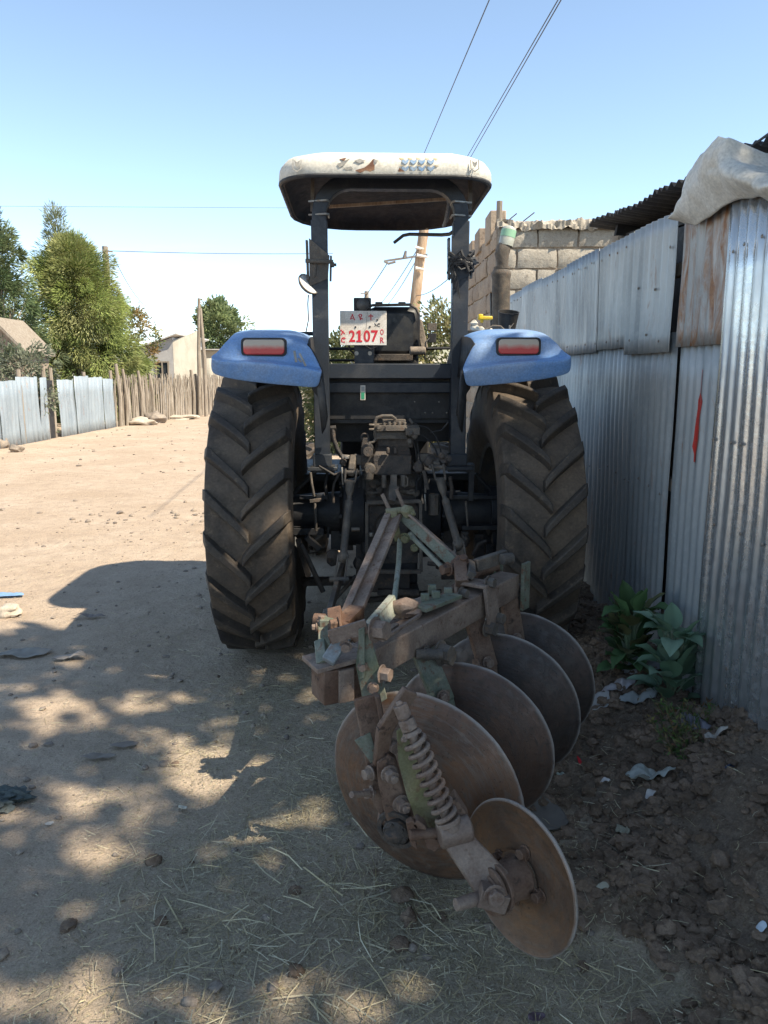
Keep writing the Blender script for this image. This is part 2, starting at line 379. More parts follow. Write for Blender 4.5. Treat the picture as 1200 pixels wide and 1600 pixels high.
def ground_mat():
    m, nt, b = new_mat('dusty_earth'); ge = N(nt, 'ShaderNodeNewGeometry'); co = ge.outputs['Position']
    a = N(nt, 'ShaderNodeAttribute'); a.attribute_name = 'tint'
    sp = N(nt, 'ShaderNodeSeparateColor'); nt.links.new(a.outputs['Color'], sp.inputs[0])
    n1 = noise_tex(nt, co, .9, 8, .62, .5); n2 = noise_tex(nt, co, 6, 8, .65, .3); n3 = noise_tex(nt, co, 45, 6, .7); n4 = noise_tex(nt, co, 160, 4, .7)
    c = ramp(nt, n1, [(.3, (.42,.32,.23)), (.5, (.475,.37,.275)), (.7, (.53,.425,.325))])
    c = mixc(nt, ramp(nt, n2, [(.45, 0.0), (.72, .7)]), c, (.34,.26,.195))
    c = mixc(nt, ramp(nt, n3, [(.58, 0.0), (.75, .6)]), c, (.24,.185,.14))
    # trodden chaff over grey-brown earth
    sc = mixc(nt, ramp(nt, n3, [(.35, 0.0), (.65, 1.0)]), (.33,.285,.205), (.45,.39,.285))
    sf = N(nt, 'ShaderNodeMath', operation='MULTIPLY'); nt.links.new(sp.outputs[1], sf.inputs[0]); nt.links.new(ramp(nt, n2, [(.3, .45), (.6, 1.0)]), sf.inputs[1])
    c = mixc(nt, sf.outputs[0], c, sc)
    mc = ramp(nt, n3, [(.3, (.14,.10,.07)), (.55, (.23,.17,.12)), (.75, (.33,.26,.19))])
    mc = mixc(nt, ramp(nt, n2, [(.45, 0.0), (.7, .7)]), mc, (.20,.16,.125))
    # dark earth edge broken up by the fine noise
    ed = N(nt, 'ShaderNodeMath', operation='MULTIPLY_ADD'); nt.links.new(n3, ed.inputs[0]); ed.inputs[1].default_value = .9; nt.links.new(sp.outputs[0], ed.inputs[2])
    c = mixc(nt, ramp(nt, ed.outputs[0], [(.72, 0.0), (.98, 1.0)]), c, mc)
    c = mixc(nt, 1.0, c, ramp(nt, n4, [(.3, .72), (.7, 1.22)]), 'MULTIPLY')
    # far land paler and a little green-yellow
    sxy = N(nt, 'ShaderNodeSeparateXYZ'); nt.links.new(co, sxy.inputs[0])
    nt.links.new(c, b.inputs['Base Color']); b.inputs['Roughness'].default_value = .96; b.inputs['Specular IOR Level'].default_value = .15
    h = N(nt, 'ShaderNodeMath', operation='MULTIPLY_ADD'); nt.links.new(n4, h.inputs[0]); h.inputs[1].default_value = .35; nt.links.new(n3, h.inputs[2])
    bp = N(nt, 'ShaderNodeBump'); bp.inputs['Strength'].default_value = .8; bp.inputs['Distance'].default_value = .022
    nt.links.new(h.outputs[0], bp.inputs['Height'])
    n5 = noise_tex(nt, co, 14, 6, .6)
    bp2 = N(nt, 'ShaderNodeBump'); bp2.inputs['Strength'].default_value = .5; bp2.inputs['Distance'].default_value = .05
    nt.links.new(n5, bp2.inputs['Height']); nt.links.new(bp.outputs[0], bp2.inputs['Normal']); nt.links.new(bp2.outputs[0], b.inputs['Normal'])
    return m
o = g.build('ground', ground_mat(), smooth=180); o['kind'] = 'structure'

# ---- straw and chaff
def blade(mb, cols, p, ang, L, w, tilt, col, bend=0):
    d = V((math.cos(ang), math.sin(ang), tilt)); d.normalize(); s = V((-math.sin(ang), math.cos(ang), 0))*w/2
    s.z = rnd.uniform(-.5, .5)*w
    mid = p+d*L*.5+V((0,0,bend*L))+V((-d.y, d.x, 0))*L*rnd.uniform(-.07, .07)
    e = p+d*L
    mb.add([p-s, p+s, mid+s, mid-s, e+s*.8, e-s*.8], [(0,1,2,3), (3,2,4,5)])
    cols += [col]*6
def scatter(n, fn_dens, x0, x1, y0, y1, fn):
    k = 0; tries = 0
    while k < n and tries < n*40:
        tries += 1
        x = rnd.uniform(x0, x1); y = rnd.uniform(y0, y1)
        if rnd.random() < fn_dens(x, y): fn(x, y); k += 1
SC = [(.52,.44,.26), (.42,.35,.21), (.58,.51,.33), (.30,.25,.16), (.46,.40,.27), (.62,.56,.40)]
st = MB(); cols = []
def put_straw(x, y, L=None, w=None):
    L = L or (.014+.08*rnd.random()**3.2); w = w or rnd.uniform(.0008, .0020)
    c = rnd.choice(SC); k = rnd.uniform(.7, 1.1); c = tuple(q*k for q in c)
    blade(st, cols, V((x, y, gh(x, y)+rnd.uniform(.003, .014))), rnd.uniform(0, 6.283), L, w, rnd.uniform(-.06, .14), c, rnd.uniform(-.02, .04))
scatter(11000, lambda x, y: strawy(x, y)**1.5*(1-.9*manure(x, y)), -2.2, 1.1, 1.45, 5.4, put_straw)
scatter(2600, lambda x, y: .25+.5*strawy(x, y), -3.2, 1.5, 1.4, 7.5, put_straw)
scatter(300, lambda x, y: math.exp(-(((x+.22)/.42)**2+((y-2.05)/.30)**2)), -1.6, .9, 1.5, 3.2, lambda x, y: put_straw(x, y, rnd.uniform(.06, .19), rnd.uniform(.0016, .0034)))
scatter(150, lambda x, y: math.exp(-(((x-.15)/.55)**2+((y-1.75)/.3)**2)), -1.6, 1.2, 1.4, 3.2, lambda x, y: put_straw(x, y, rnd.uniform(.05, .14), rnd.uniform(.0014, .0028)))
scatter(420, lambda x, y: 1, .5, 1.4, 1.5, 4.2, lambda x, y: put_straw(x, y, rnd.uniform(.02, .09), rnd.uniform(.001, .0022)))
st.c = cols
tag(st.build('straw', M['strawm'], smooth=0), 'loose dry straw strewn over the shaded dirt round the plough', 'straw', kind='stuff')
ch = MB(); cols = []
def put_chaff(x, y):
    c = rnd.choice(SC); k = rnd.uniform(.45, 1.05); c = tuple(q*k for q in c)
    p = V((x, y, gh(x, y)+rnd.uniform(.002, .006))); a = rnd.uniform(0, 6.283); L = rnd.uniform(.004, .014); w = rnd.uniform(.001, .003)
    d = V((math.cos(a), math.sin(a), rnd.uniform(-.2, .3)))*L; s = V((-math.sin(a), math.cos(a), rnd.uniform(-.3, .3)))*w
    ch.add([p, p+s, p+d+s, p+d], [(0,1,2,3)]); cols.extend([c]*4)
scatter(45000, lambda x, y: (.05+strawy(x, y))*(1-.7*manure(x, y)), -2.4, 1.3, 1.45, 6, put_chaff)
ch.c = cols
tag(ch.build('chaff', M['strawm'], smooth=0), 'fine chaff trodden into the dirt', 'chaff', kind='stuff')

# ---- clods in the dark dirt, small stones on the lane
def clod_mat():
    return grime('crumbly_dark_earth', (.15,.105,.072), (.25,.18,.13), (.34,.27,.20), s1=9, s2=45, lo2=.58, hi2=.75, rough=.97, bump=.7, bscale=120, spec=.15)
M['clod'] = clod_mat()
cl = MB()
def put_clod(x, y):
    s = .003+.025*rnd.random()**4
    cl.blob((x, y, gh(x, y)), (s*rnd.uniform(.8,1.5), s*rnd.uniform(.8,1.5), s*rnd.uniform(.6,.95)), .36, 2.0 if s > .012 else 1.5, rnd.random()*50, 3 if s > .018 else (2 if s > .009 else 1))
scatter(7500, lambda x, y: manure(x, y)*(.25+.75*sstep(-.1, .35, noise.noise(V((x*3, y*3, 31)))+.1)), .3, 1.5, 1.3, 5.0, put_clod)
scatter(60, lambda x, y: strawy(x, y)*.5+.1, -1.0, .6, 1.5, 4.0, put_clod)
tag(cl.build('dirt_clods', M['clod'], smooth=50), 'crumbly dark dirt clods dug up along the sheet fence', 'dirt clods', kind='stuff')
gr = MB()
def put_peb(x, y):
    s = .004+.016*rnd.random()**4
    if y > 8: s *= 2
    gr.blob((x, y, gh(x, y)+s*.2), (s*rnd.uniform(.8,1.5), s*rnd.uniform(.8,1.4), s*.7), .3, 1.5, rnd.random()*50, 1)
scatter(1500, lambda x, y: 1-manure(x, y), -3.5, 1, 1.5, 9, put_peb)
scatter(700, lambda x, y: 1, -9, -1.2, 5, 26, put_peb)
tag(gr.build('gravel', M['stone'], smooth=60), 'small stones scattered over the dusty lane', 'gravel', kind='stuff')

# ================================================================ RIGHT FENCE
def corr(t, pitch=.076, amp=.0068):
    q = (t/pitch) % 1.0
    return amp*math.cos(2*math.pi*q)
def fpt(y, z, off=0.0, phase=0, amp=.0068, lean=0.0):
    """a point on the corrugated fence, off metres proud towards the lane"""
    x = fence_x(y)+corr(y+phase, amp=amp)-off+lean*(z-1)
    x += .016*noise.noise(V((y*1.3, z*1.1, phase*9)))+.004*noise.noise(V((y*5, z*3, phase*9)))
    return V((x, y, z))
fz = empty('corrugated_sheet_fence', (fence_x(4.5), 4.5, 0))
tag(fz, 'tall corrugated metal fence with a lapped upper row, right of the tractor', 'fence')
FO = V((fence_x(4.5), 4.5, 0))
def sheet(y0, y1, z0, z1, off, mat, ph=0, lab=None, slant=0.0, zj=0.0, amp=.0068, parent=None, name='sheet', drop=0.0):
    mb = MB(FO); n = max(6, int((y1-y0)/.0095)); nz = 9; rows = []
    for k in range(nz):
        row = []
        for i in range(n+1):
            u = i/n; y = y0+(y1-y0)*u
            zt = z1+zj*noise.noise(V((y*2.3, 3, ph)))+drop*u; zb = z0+zj*.6*noise.noise(V((y*5, 7, ph)))
            z = zb+(zt-zb)*k/(nz-1)
            yy = y+slant*(1-(z-z0)/(z1-z0))*(u)
            row.append(fpt(yy, z, off+.0015*k/(nz-1), ph, amp))
        rows.append(row)
    mb.grid(rows)
    ob = mb.build(name, mat, parent or fz, smooth=60, solid=.0012)
    if lab: ob['label'] = lab
    return ob
def nails(sh, pts, off):
    mb = MB(FO)
    for (y, z) in pts:
        mb.cut()
        p = fpt(y, z, off+.002, 0); mb.lathe([(0,.008),(.003,.007),(.006,.001)], p, (-1,0,0), 8)
    mb.build_each('nail', M['steel'], sh)
lowseams = [8.05, 7.28, 6.5, 5.74, 5.02, 4.36, 3.80]
for i in range(6):
    b, a = lowseams[i], lowseams[i+1]
    s = sheet(a-.03*(i < 5), b, -.12, 1.80, .004+.004*(i % 2), M['galvold'], ph=i*.013, slant=0.0)
    nails(s, [(a+.05+.076*j*2.0, 1.02+.02*((j*7) % 3-1)) for j in range(4)], .016)
sheet(3.22, 3.765, -.12, 1.80, .004, M['galvold'], ph=.05, lab='dull lower sheet with a red paint stroke')
# red stroke that follows the corrugation
mb = MB(FO); rows = []
for k in range(13):
    z = 1.20+.42*k/12; wd = .031*(1-.35*abs(noise.noise(V((z*30, 0, 0)))))*(1 if 1 < k < 9 else .55)
    yc = 3.515-.013*(k/12)+.006*noise.noise(V((z*14, 2, 0)))
    rows.append([fpt(yc+wd*(j/6-.5)*2, z, .004+.0015+.003, .05) for j in range(7)])
mb.grid(rows); mb.build('paint_stroke', M['redspray'], fz, smooth=60)
upseams = [8.05, 7.3, 6.55, 5.78, 5.05, 4.42]
for i in range(5):
    b, a = upseams[i], upseams[i+1]
    s = sheet(a-.03, b, 1.735+.012*(i % 3), 2.365+.01*(i % 2), .030+.003*(i % 2), M['galvold'] if i != 3 else M['galv'], ph=.02+i*.011, zj=.006)
    nails(s, [(a+.08+.152*j, 2.30-.01*(j % 2)) for j in range(4)]+[(a+.15+.228*j, 1.79) for j in range(3)], .038)
s = sheet(3.80, 4.45, 1.705, 2.36, .038, M['galvold'], ph=.03, zj=.01, lab='upper sheet hanging slightly loose at its lower corner')
nails(s, [(3.86, 2.2), (3.9, 1.76), (4.1, 1.80), (4.25, 2.05), (4.02, 2.02), (4.3,1.78)], .050)
sheet(3.22, 3.78, 1.725, 2.33, .024, M['galvrust'], ph=.01, amp=.007, lab='upper sheet streaked brown with rust')
s = sheet(2.60, 3.275, -.12, 2.30, .048, M['galvnew'], ph=.0, lab='bright shiny full-height sheet', drop=.0)
nails(s, [(3.22-.0765*j, 1.33) for j in (0,2,3,6,8)], .060)
nails(s, [(3.02, .50), (2.96, .42), (2.98, .55), (2.93, .36), (2.90,.30)], .060)
nails(s, [(3.2-.114*j, 2.08+.01*(j % 3)) for j in range(5)]+[(3.15-.19*j, .98) for j in range(3)], .056)
s = sheet(1.83, 2.63, -.12, 2.28, .056, M['galvnew'], ph=.02, lab='bright shiny full-height sheet')
s = sheet(1.05, 1.86, -.12, 2.29, .048, M['galvnew'], ph=.0, lab='bright shiny full-height sheet')
for y in (8.0, 6.4, 5.0, 3.78, 2.6, 1.2):
    mb = MB(FO)
    mb.tube([(fence_x(y)+.075, y, -.2), (fence_x(y)+.07, y+.01, 1.2), (fence_x(y)+.072, y, 2.42 if y != 5.0 else 2.44)], [.045, .042, .038], 9)
    mb.build('post', M['wood'], fz)
for z in (.35, 1.05, 2.1):
    mb = MB(FO); mb.bar((fence_x(8)+.032, 8, z), (fence_x(1.1)+.032, 1.1, z), .04, .06); mb.build('rail', M['wood'], fz)

# ---- crumpled sack on top of the fence
mb = MB((fence_x(3.3), 3.3, 2.3)); rows = []
NU, NV = 96, 52
def prof(tab, u):
    for i in range(len(tab)-1):
        if u <= tab[i+1][0]:
            a, b = tab[i], tab[i+1]; f = (u-a[0])/(b[0]-a[0]); f = f*f*(3-2*f); return a[1]+(b[1]-a[1])*f
    return tab[-1][1]
topz_ = 0; topz = [(2.45,2.22),(2.75,2.25),(2.95,2.30),(3.08,2.38),(3.20,2.49),(3.32,2.53),(3.42,2.51),(3.50,2.47),(3.58,2.40),(3.66,2.30)]
botz = [(2.45,2.20),(2.8,2.19),(3.0,2.24),(3.2,2.27),(3.4,2.25),(3.55,2.24),(3.62,2.26),(3.66,2.28)]
for i in range(NU+1):
    y = 2.45+(3.66-2.45)*i/NU; tz, bz = prof(topz, y), prof(botz, y); row = []
    for j in range(NV+1):
        a = j/NV
        if a < .62:      # lane side, bottom to crest
            q = a/.62; z = bz+(tz-bz)*q; off = .05+.05*math.sin(q*math.pi*.8)*(1-.3*q)
        else:
            q = (a-.62)/.38; z = tz-(tz-bz-.05)*q; off = .05+.05*math.sin(.8*math.pi)*.7*(1-q)-.20*math.sin(min(1, q*1.4)*math.pi/2)
        p = V((fence_x(y)-off, y, z))
        nz = V((y*3.2+z*1.5, z*3.0-y*1.2, off*2)); wq = noise.noise(nz*.8)*1.6; cr = .045*noise.noise(nz*1.2)+.05+.030*(abs(math.sin((z-2.3)*9+(y-3.3)*6+wq*3))**.6-.5)*(.4+abs(noise.noise(nz*1.4+V((3,0,0))))*1.6)+.016*(abs(math.sin((z-2.2)*16-(y-3.3)*11+wq*4))**.7-.5)*(abs(noise.noise(nz*2+V((7,0,0))))*2)+.006*noise.noise(nz*7)
        p.x -= cr*(1 if a < .75 else -.6)*math.sin(math.pi*min(1, .12+a)); p.z += (cr-.045)*.5*math.sin(math.pi*a)**.5; p.y += .06*noise.noise(nz*1.5)
        row.append(p)
    rows.append(row)
mb.grid(rows)
tag(mb.build('sack', M['sack'], smooth=180, solid=.002), 'crumpled dirty white woven sack draped over the fence top', 'sack')

# ================================================================ DARK ROOF behind the fence
rb = empty('shed', (2.6, 4.4, 0)); tag(rb, 'shed with dark shade-toned corrugated roof showing over the fence', 'shed')
RO = V((2.6, 4.4, 0))
E1 = PW(920, 352, 6.35); E2 = PW(1205, 214, 3.30); dE = (E2-E1)
E2 = E1+dE*1.6
mb = MB(RO); n = int(dE.length*1.6/.0127); rows = []
for k in range(9):
    row = []
    for i in range(n+1):
        p = E1+(E2-E1)*(i/n)+V((2.6*k/8, .1*k/8, -.35*k/8)); s = i*.0127
        p.z += .014*math.cos(2*math.pi*s/.1)+(.03*noise.noise(V((s*1.3, k*.6, 0))))+(.012*noise.noise(V((s*9,0,4))) if k == 0 else 0)
        p.x += (.03*noise.noise(V((s*2.5, 0, 9))) if k == 0 else 0)
        row.append(p)
    rows.append(row)
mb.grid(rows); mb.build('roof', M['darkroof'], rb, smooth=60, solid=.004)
mb = MB(RO)
for f in (.05, .33, .62, .9):
    p = E1+(E2-E1)*f; mb.bar(p+V((.15, 0, -.06)), p+V((2.5, .1, -.42)), .05, .08)
mb.bar(E1+V((.25,.05,-.12)), E2+V((.25,0,-.12)), .06, .07)
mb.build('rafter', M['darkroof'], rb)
mb = MB(RO)
p = E1+V((.10, .0, 0)); q = E2+V((.10, 0, 0))
mb.prism([(p.x, p.y, 0), (q.x, q.y, 0), (q.x, q.y, q.z-.22), (p.x, p.y, p.z-.2)], (2.0, 0, -.2))
mb.build('wall', M['darkroof'], rb)  # same painted dark, filling the shade below the roof

# ================================================================ BLOCK BUILDING
bb = empty('block_building', (2.6, 9.0, 0)); tag(bb, 'unfinished grey concrete block building behind the fence', 'building')
BO = V((2.6, 9.0, 0))
C0 = V((1.155, 8.25, 0))                       # the corner
front_top = [(0, 3.02), (.35, 3.06), (.7, 3.04), (1.2, 3.02), (1.7, 2.98), (4.2, 2.95)]
def block_wall(mb, org, d, nrm, L, ztops, rnds, zmin=0.0, plasterz=0, fall=None):
    """courses of rough blocks with recessed joints; org at ground, d along, nrm outwards"""
    hh = .205; z = 0.0; k = 0; bl = .42
    ztop = max(ztops)
    mb.prism([org-nrm*.03+d*.02, org-nrm*.03+d*(L-.02), org-nrm*.03+d*(L-.02)+V((0,0,ztops[1]-.06)), org-nrm*.03+d*.02+V((0,0,ztops[0]-.06))], -nrm*.15, m=1)
    while z < ztop:
        x = -bl*.5*(k % 2)+.0
        while x < L:
            a, b = max(0, x), min(L, x+bl)
            zt = z+hh; lim = ztops[0]+(ztops[1]-ztops[0])*((a+b)/2/L)
            if b-a > .05 and zt <= lim+.03 and (fall is None or fall(a, z)):
                ja = .008+.010*rnds.random(); jb = .008+.012*rnds.random(); dj = rnds.uniform(-.008, .012)
                # a rough face: small grid with noise
                NX, NZ = 7, 4; rows = []
                for iz in range(NZ+1):
                    row = []
                    for ix in range(NX+1):
                        px = a+ja+(b-a-ja-.004)*ix/NX; pz = z+jb+(hh-jb-.006)*iz/NZ
                        edge = (ix in (0, NX))+(iz in (0, NZ))
                        q = org+d*(px+.010*noise.noise(V((px*9, pz*11, k)))*(edge > 0))+V((0,0,pz+.010*noise.noise(V((px*8, pz*9, k+5)))*(edge > 0)))
                        row.append(q+nrm*(dj+.010*noise.noise(V((px*14, pz*14, 3)))-.012*edge))
                    rows.append(row)
                o0 = len(mb.v); mb.grid(rows, m=0)
                # sides back to the core
                W = NX+1; per = [i for i in range(W)]+[W*(j+1)-1 for j in range(1, NZ+1)]+[W*NZ+i for i in range(NX-1, -1, -1)]+[W*j for j in range(NZ-1, 0, -1)]
                base = len(mb.v); mb.v += [mb.v[o0+i]-nrm*.12 for i in per]; n = len(per)
                for i in range(n):
                    mb.f.append((o0+per[i], base+i, base+(i+1) % n, o0+per[(i+1) % n])); mb.m.append(0)
            x += bl
        z += hh; k += 1
br = random.Random(3)
mb = MB(BO)
block_wall(mb, C0, V((1,0,0)), V((0,-1,0)), 4.2, (3.09, 3.09), br)
# rough concrete poured along the top
rows = []
for j in range(9):
    row = []
    for i in range(420):
        x = 4.2*i/419; a = math.pi*j/8; p = C0+V((x, .06-.0+.11*-math.cos(a)*1.0, 3.05+.10*math.sin(a)*(1+.0*x)))
        q = V((x*7, a*1.3, 2)); q.z = j*.7; p += V((0, -1, .5))*(.05*noise.noise(q*.7)+.05*noise.noise(q*2.3)+.02*noise.noise(q*6))
        row.append(p)
    rows.append(row)
mb.grid(rows, m=0)
mb.build('wall', [M['concrete'], M['mud']], bb, smooth=40)
mb = MB(BO); dl = V((-.033, 1, 0)).normalized()
block_wall(mb, C0+V((0,.02,0)), dl, V((-1,-.03,0)), 2.55, (3.09, 3.10), br, fall=lambda a, z: True)
mb.build('wall', [M['mud'], M['concrete']], bb, smooth=40)
for (a, h) in ((.25, .20), (1.02, .16), (1.6, .12)):
    mb = MB(BO); p = C0+dl*(a+.2)+V((.06,0,3.16)); mb.box(p+V((0,0,h/2-.12)), (.17, .42, h+.1)); mb.build('top_block', M['mud'], bb, bevel=.012)
mb = MB(BO); mb.tube([C0+V((.03,.06,2.6)), C0+V((.03,.06,3.34))], .03, 8); mb.build('corner_stake', M['wood'], bb)
mb = MB(BO)
for (a, b) in (((.06,.05,3.1), (.20,-.0,3.21)), ((.22,.05,3.1), (.38,.0,3.22))):
    mb.tube([C0+V(a), C0+V(b)], .006, 5)
mb.build('rebar', M['rust'], bb)
mb = MB(BO); mb.box((C0.x+2.1, C0.y+1.45, .05), (4.0, 2.6, .1)); mb.prism([C0+V((.2,2.4,0)), C0+V((4.2,2.4,0)), C0+V((4.2,2.4,2.9)), C0+V((.2,2.4,2.9))], (0,.15,0)); mb.build('rear_wall', M['mud'], bb)

# ================================================================ LEFT SHEET FENCE
lf = empty('low_sheet_fence', (-8.1, 19, 0)); tag(lf, 'low blue-grey sheet fence along the far side of the lane', 'fence')
LO = V((-8.1, 19, 0))
def lfx(y): return -8.35+.02*(y-16)
def lsheet(y0, y1, z1, mat=None, off=0):
    mb = MB(LO); n = int((y1-y0)/.045); rows = []
    for k in range(5):
        rows.append([V((lfx(y0+(y1-y0)*i/n)+off+.022*math.cos(2*math.pi*(y0+(y1-y0)*i/n)/.2)+.05*noise.noise(V((i*.12, k*.4, y0))), y0+(y1-y0)*i/n, -.1+(z1+.1+.03*noise.noise(V((i*.3, 0, y0))))*k/4)) for i in range(n+1)])
    mb.grid(rows); return mb.build('sheet', mat or M['galvfar'], lf, smooth=60, solid=.002)
yy = 12.0; k = 0
while yy < 23.3:
    L = (1.0, .85, 1.1, .9)[k % 4]
    if 19.25 < yy+L and yy < 19.3 and False: pass
    if abs(yy-19.3) < .55: yy = 19.75; 
    y2 = min(yy+L, 23.6)
    if yy < 19.3 < y2: y2 = 19.1
    lsheet(yy, y2, 1.50+.05*math.sin(k*2.2), off=.02*(k % 2)); yy = y2-.02 if y2 < 19 or y2 > 19.4 else 19.6
    k += 1
for y, z in ((12.2,1.6),(14.2, 1.65),(16.1,1.6),(17.9,1.7),(19.15, 1.85),(19.55,1.75),(21.6,1.65),(23.6,1.7)):
    mb = MB(LO); mb.tube([(lfx(y)-.08, y, -.2), (lfx(y)-.07, y, 1), (lfx(y)-.09, y+.03, z)], [.07,.06,.05], 8); mb.build('post', M['wood'], lf)
# black sheet standing in for the shade in the missing sheet's gap
mb = MB(LO); mb.box((lfx(19.35)-.05, 19.35, .72), (.03, .42, 1.44)); mb.build('gap_dark', M['black'], lf)

# wooden stick fence
sf = empty('stick_fence', (-8, 27, 0)); tag(sf, 'brown fence of upright thin sticks beyond the sheet fence', 'fence')
SO = V((-8, 27, 0)); mb = MB(SO); mb2 = MB(SO); y = 23.7; k = 0
def sfx(y): return -8.2+.16*(y-23.7)
while y < 33:
    t = mb if k % 2 else mb2
    h = 1.5+.12*rnd.uniform(-1, 1); x = sfx(y)+rnd.uniform(-.03, .03)
    t.tube([(x, y, -.1), (x+rnd.uniform(-.03,.03), y+rnd.uniform(-.03,.03), h*.6), (x+rnd.uniform(-.05,.05), y+rnd.uniform(-.06,.06), h)], [.017, .015, .010], 4); y += .030; k += 1
sk = mb.build('sticks', M['wood'], sf); sk['kind'] = 'stuff'
sk = mb2.build('sticks', M['sticks'], sf); sk['kind'] = 'stuff'
for y, z, r in ((23.8,1.9,.07),(24.2,1.75,.06),(25.2,1.7,.06),(26,1.6,.07),(29.4,1.75,.08),(29.8,1.6,.07),(33,1.8,.08)):
    mb = MB(SO); mb.tube([(sfx(y)+.06, y, -.2), (sfx(y)+.1, y, .9), (sfx(y)+.02, y, z)], [r*.85, r*.8, r*.72], 7); mb.build('post', M['wood'], sf)

# cream sheet gate/wall beyond the stick fence, far end of lane
gw = empty('sheet_wall', (-6.0, 33.4, 0)); tag(gw, 'pale cream sheet wall closing the far yard behind the left wheel', 'wall')
mb = MB((-6.0,33.4,0)); rows = []
for z in (-.1, 1.0, 2.25): rows.append([V((-7.6+i*.05, 33.4+.02*math.cos(i*math.pi/3), z)) for i in range(220)])
mb.grid(rows); mb.build('sheet', M['cream'], gw, smooth=60, solid=.004)
for x in (-7.6, -6.1, -4.5, -2.9, -1.2, .4, 2.0, 3.3):
    mb = MB((-6.0,33.4,0)); mb.tube([(x, 33.3, -.2), (x, 33.3, 2.35)], .05, 7); mb.build('post', M['wood'], gw)

# two slim leaning poles
pp = (PG(317, 646), PG(312, 640))
for i, (px, top, lab) in enumerate(((312, 466, 'taller of two slim wooden poles at the end of the stick fence'), (318, 482, 'shorter crooked one of two slim wooden poles at the end of the stick fence'))):
    b = PW(px+4 if i else px, 645, 29.5); b.z = -.1; t = PW(px-1 if i == 0 else 313, top, 29.6)
    mb = MB((b.x, b.y, 0)); mid = (b+t)/2+V((.05 if i else -.02, 0, .2))
    mb.tube([b, mid, t], [.075, .068, .058], 8); tag(mb.build('wooden_pole', M['wood']), lab, 'pole')

# ================================================================ HOUSES
def house(name, lab, x0, x1, y0, y1, zl, zr, wall_m, side_m, roof_m, over=.25, cat='house'):
    o = empty(name, ((x0+x1)/2, (y0+y1)/2, 0)); tag(o, lab, cat); O = V(((x0+x1)/2, (y0+y1)/2, 0))
    mb = MB(O); mb.prism([(x0,y0,-.2),(x1,y0,-.2),(x1,y0,zr),(x0,y0,zl)], (0, y1-y0, 0)); w_ = mb.build('wall', wall_m, o, smooth=0)
    mb = MB(O); s = (zr-zl)/(x1-x0)
    a = V((x0-over, y0-over, zl-over*s+.03)); b = V((x1+over, y0-over, zr+over*s+.03)); mb.prism([a, b, b+V((0,0,.06)), a+V((0,0,.06))], (0, y1-y0+2*over, 0))
    mb.build('roof', roof_m, o, smooth=0)
    return o, O
def window(o, O, x, y, z, w_, h, nrm=(0,-1,0)):
    mb = MB(O)
    if nrm[1]:
        for dx in (-w_/2, w_/2, 0): mb.box((x+dx, y-.02, z), (.06, .08, h+.06))
        for dz in (-h/2, h/2): mb.box((x, y-.02, z+dz), (w_+.06, .078, .06))
        f = mb.build('window', M['wood'], o); mb = MB(O); mb.box((x, y-.003, z), (w_, .02, h))
    else:
        for dy in (-w_/2, w_/2, 0): mb.box((x+.02, y+dy, z), (.08, .06, h+.06))
        for dz in (-h/2, h/2): mb.box((x+.02, y, z+dz), (.078, w_+.06, .06))
        f = mb.build('window', M['wood'], o); mb = MB(O); mb.box((x+.003, y, z), (.02, w_, h))
    mb.build('pane', M['glassdark'], f)
# cream house with steep lean-to roof, px 235-290
a = PW(233, 590, 35); b = PW(272, 590, 35)
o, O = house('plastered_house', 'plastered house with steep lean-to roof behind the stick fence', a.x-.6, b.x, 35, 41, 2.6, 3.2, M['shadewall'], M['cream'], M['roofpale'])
mb = MB(O); mb.prism([(b.x+.01,35.0,-.2),(b.x+.55,38,-.2),(b.x+.55,38,3.7),(b.x+.01,35.0,3.05)], (-.03,.1,0)); 
mb.build('side_wall', M['cream'], o, smooth=0)
window(o, O, PW(254, 580, 35).x, 35, 1.75, .55, .75)
# long cream building
a = PW(287, 560, 40); b = PW(350, 560, 40)
o, O = house('long_building', 'long low cream building with a dark doorway and flat pale roof', a.x, b.x+2, 40, 46, 2.75, 2.75, M['cream'], M['cream'], M['roofpale'], over=.35, cat='building')
mb = MB(O); mb.box((PW(299,570,40).x, 39.98, 1.2), (.55, .06, 2.2)); d = mb.build('door', M['black'], o)
mb = MB(O); mb.box((PW(299,570,40).x+.18, 39.93, 1.1), (.04, .05, .12)); mb.build('handle', M['steel'], d)
# mud hut at left edge
mh = empty('mud_house', (-10.4, 21, 0)); tag(mh, 'brown mud-walled house with pitched roof at the left edge', 'house'); MO = V((-10.4, 21, 0))
xr = PW(40, 560, 20.5).x; xm = PW(-6, 505, 20.5).x; zr_, zm_ = PW(40, 548, 20.5).z, PW(-6, 503, 20.5).z
mb = MB(MO); mb.prism([(xr-3.2,20.5,-.1),(xr,20.5,-.1),(xr,20.5,zr_),(xm,20.5,zm_),(xr-3.2,20.5,zr_-.3)], (0,1.4,0)); mb.build('wall', M['mud'], mh, smooth=0)
mb = MB(MO); q = V((xr-xm, 0, zr_-zm_)); a = V((xm,20.25,zm_+.03)); b = a+q*1.2; mb.prism([a, b, b+V((0,0,.1)), a+V((0,0,.1))], (0,1.8,0)); b = V((xr-3.5,20.25,zr_-.4)); mb.prism([b, a-V((.02,0,0)), a+V((-.02,0,.1)), b+V((0,0,.1))], (0,1.8,0)); mb.build('roof', M['wood'], mh, smooth=0)
for px in (14, 30):
    mb = MB(MO); p = PW(px, 560, 20.45); mb.tube([(p.x, 20.43, 1.1), (p.x+.03, 20.43, 2.05)], .05, 6); mb.build('wall_pole', M['wood'], mh)

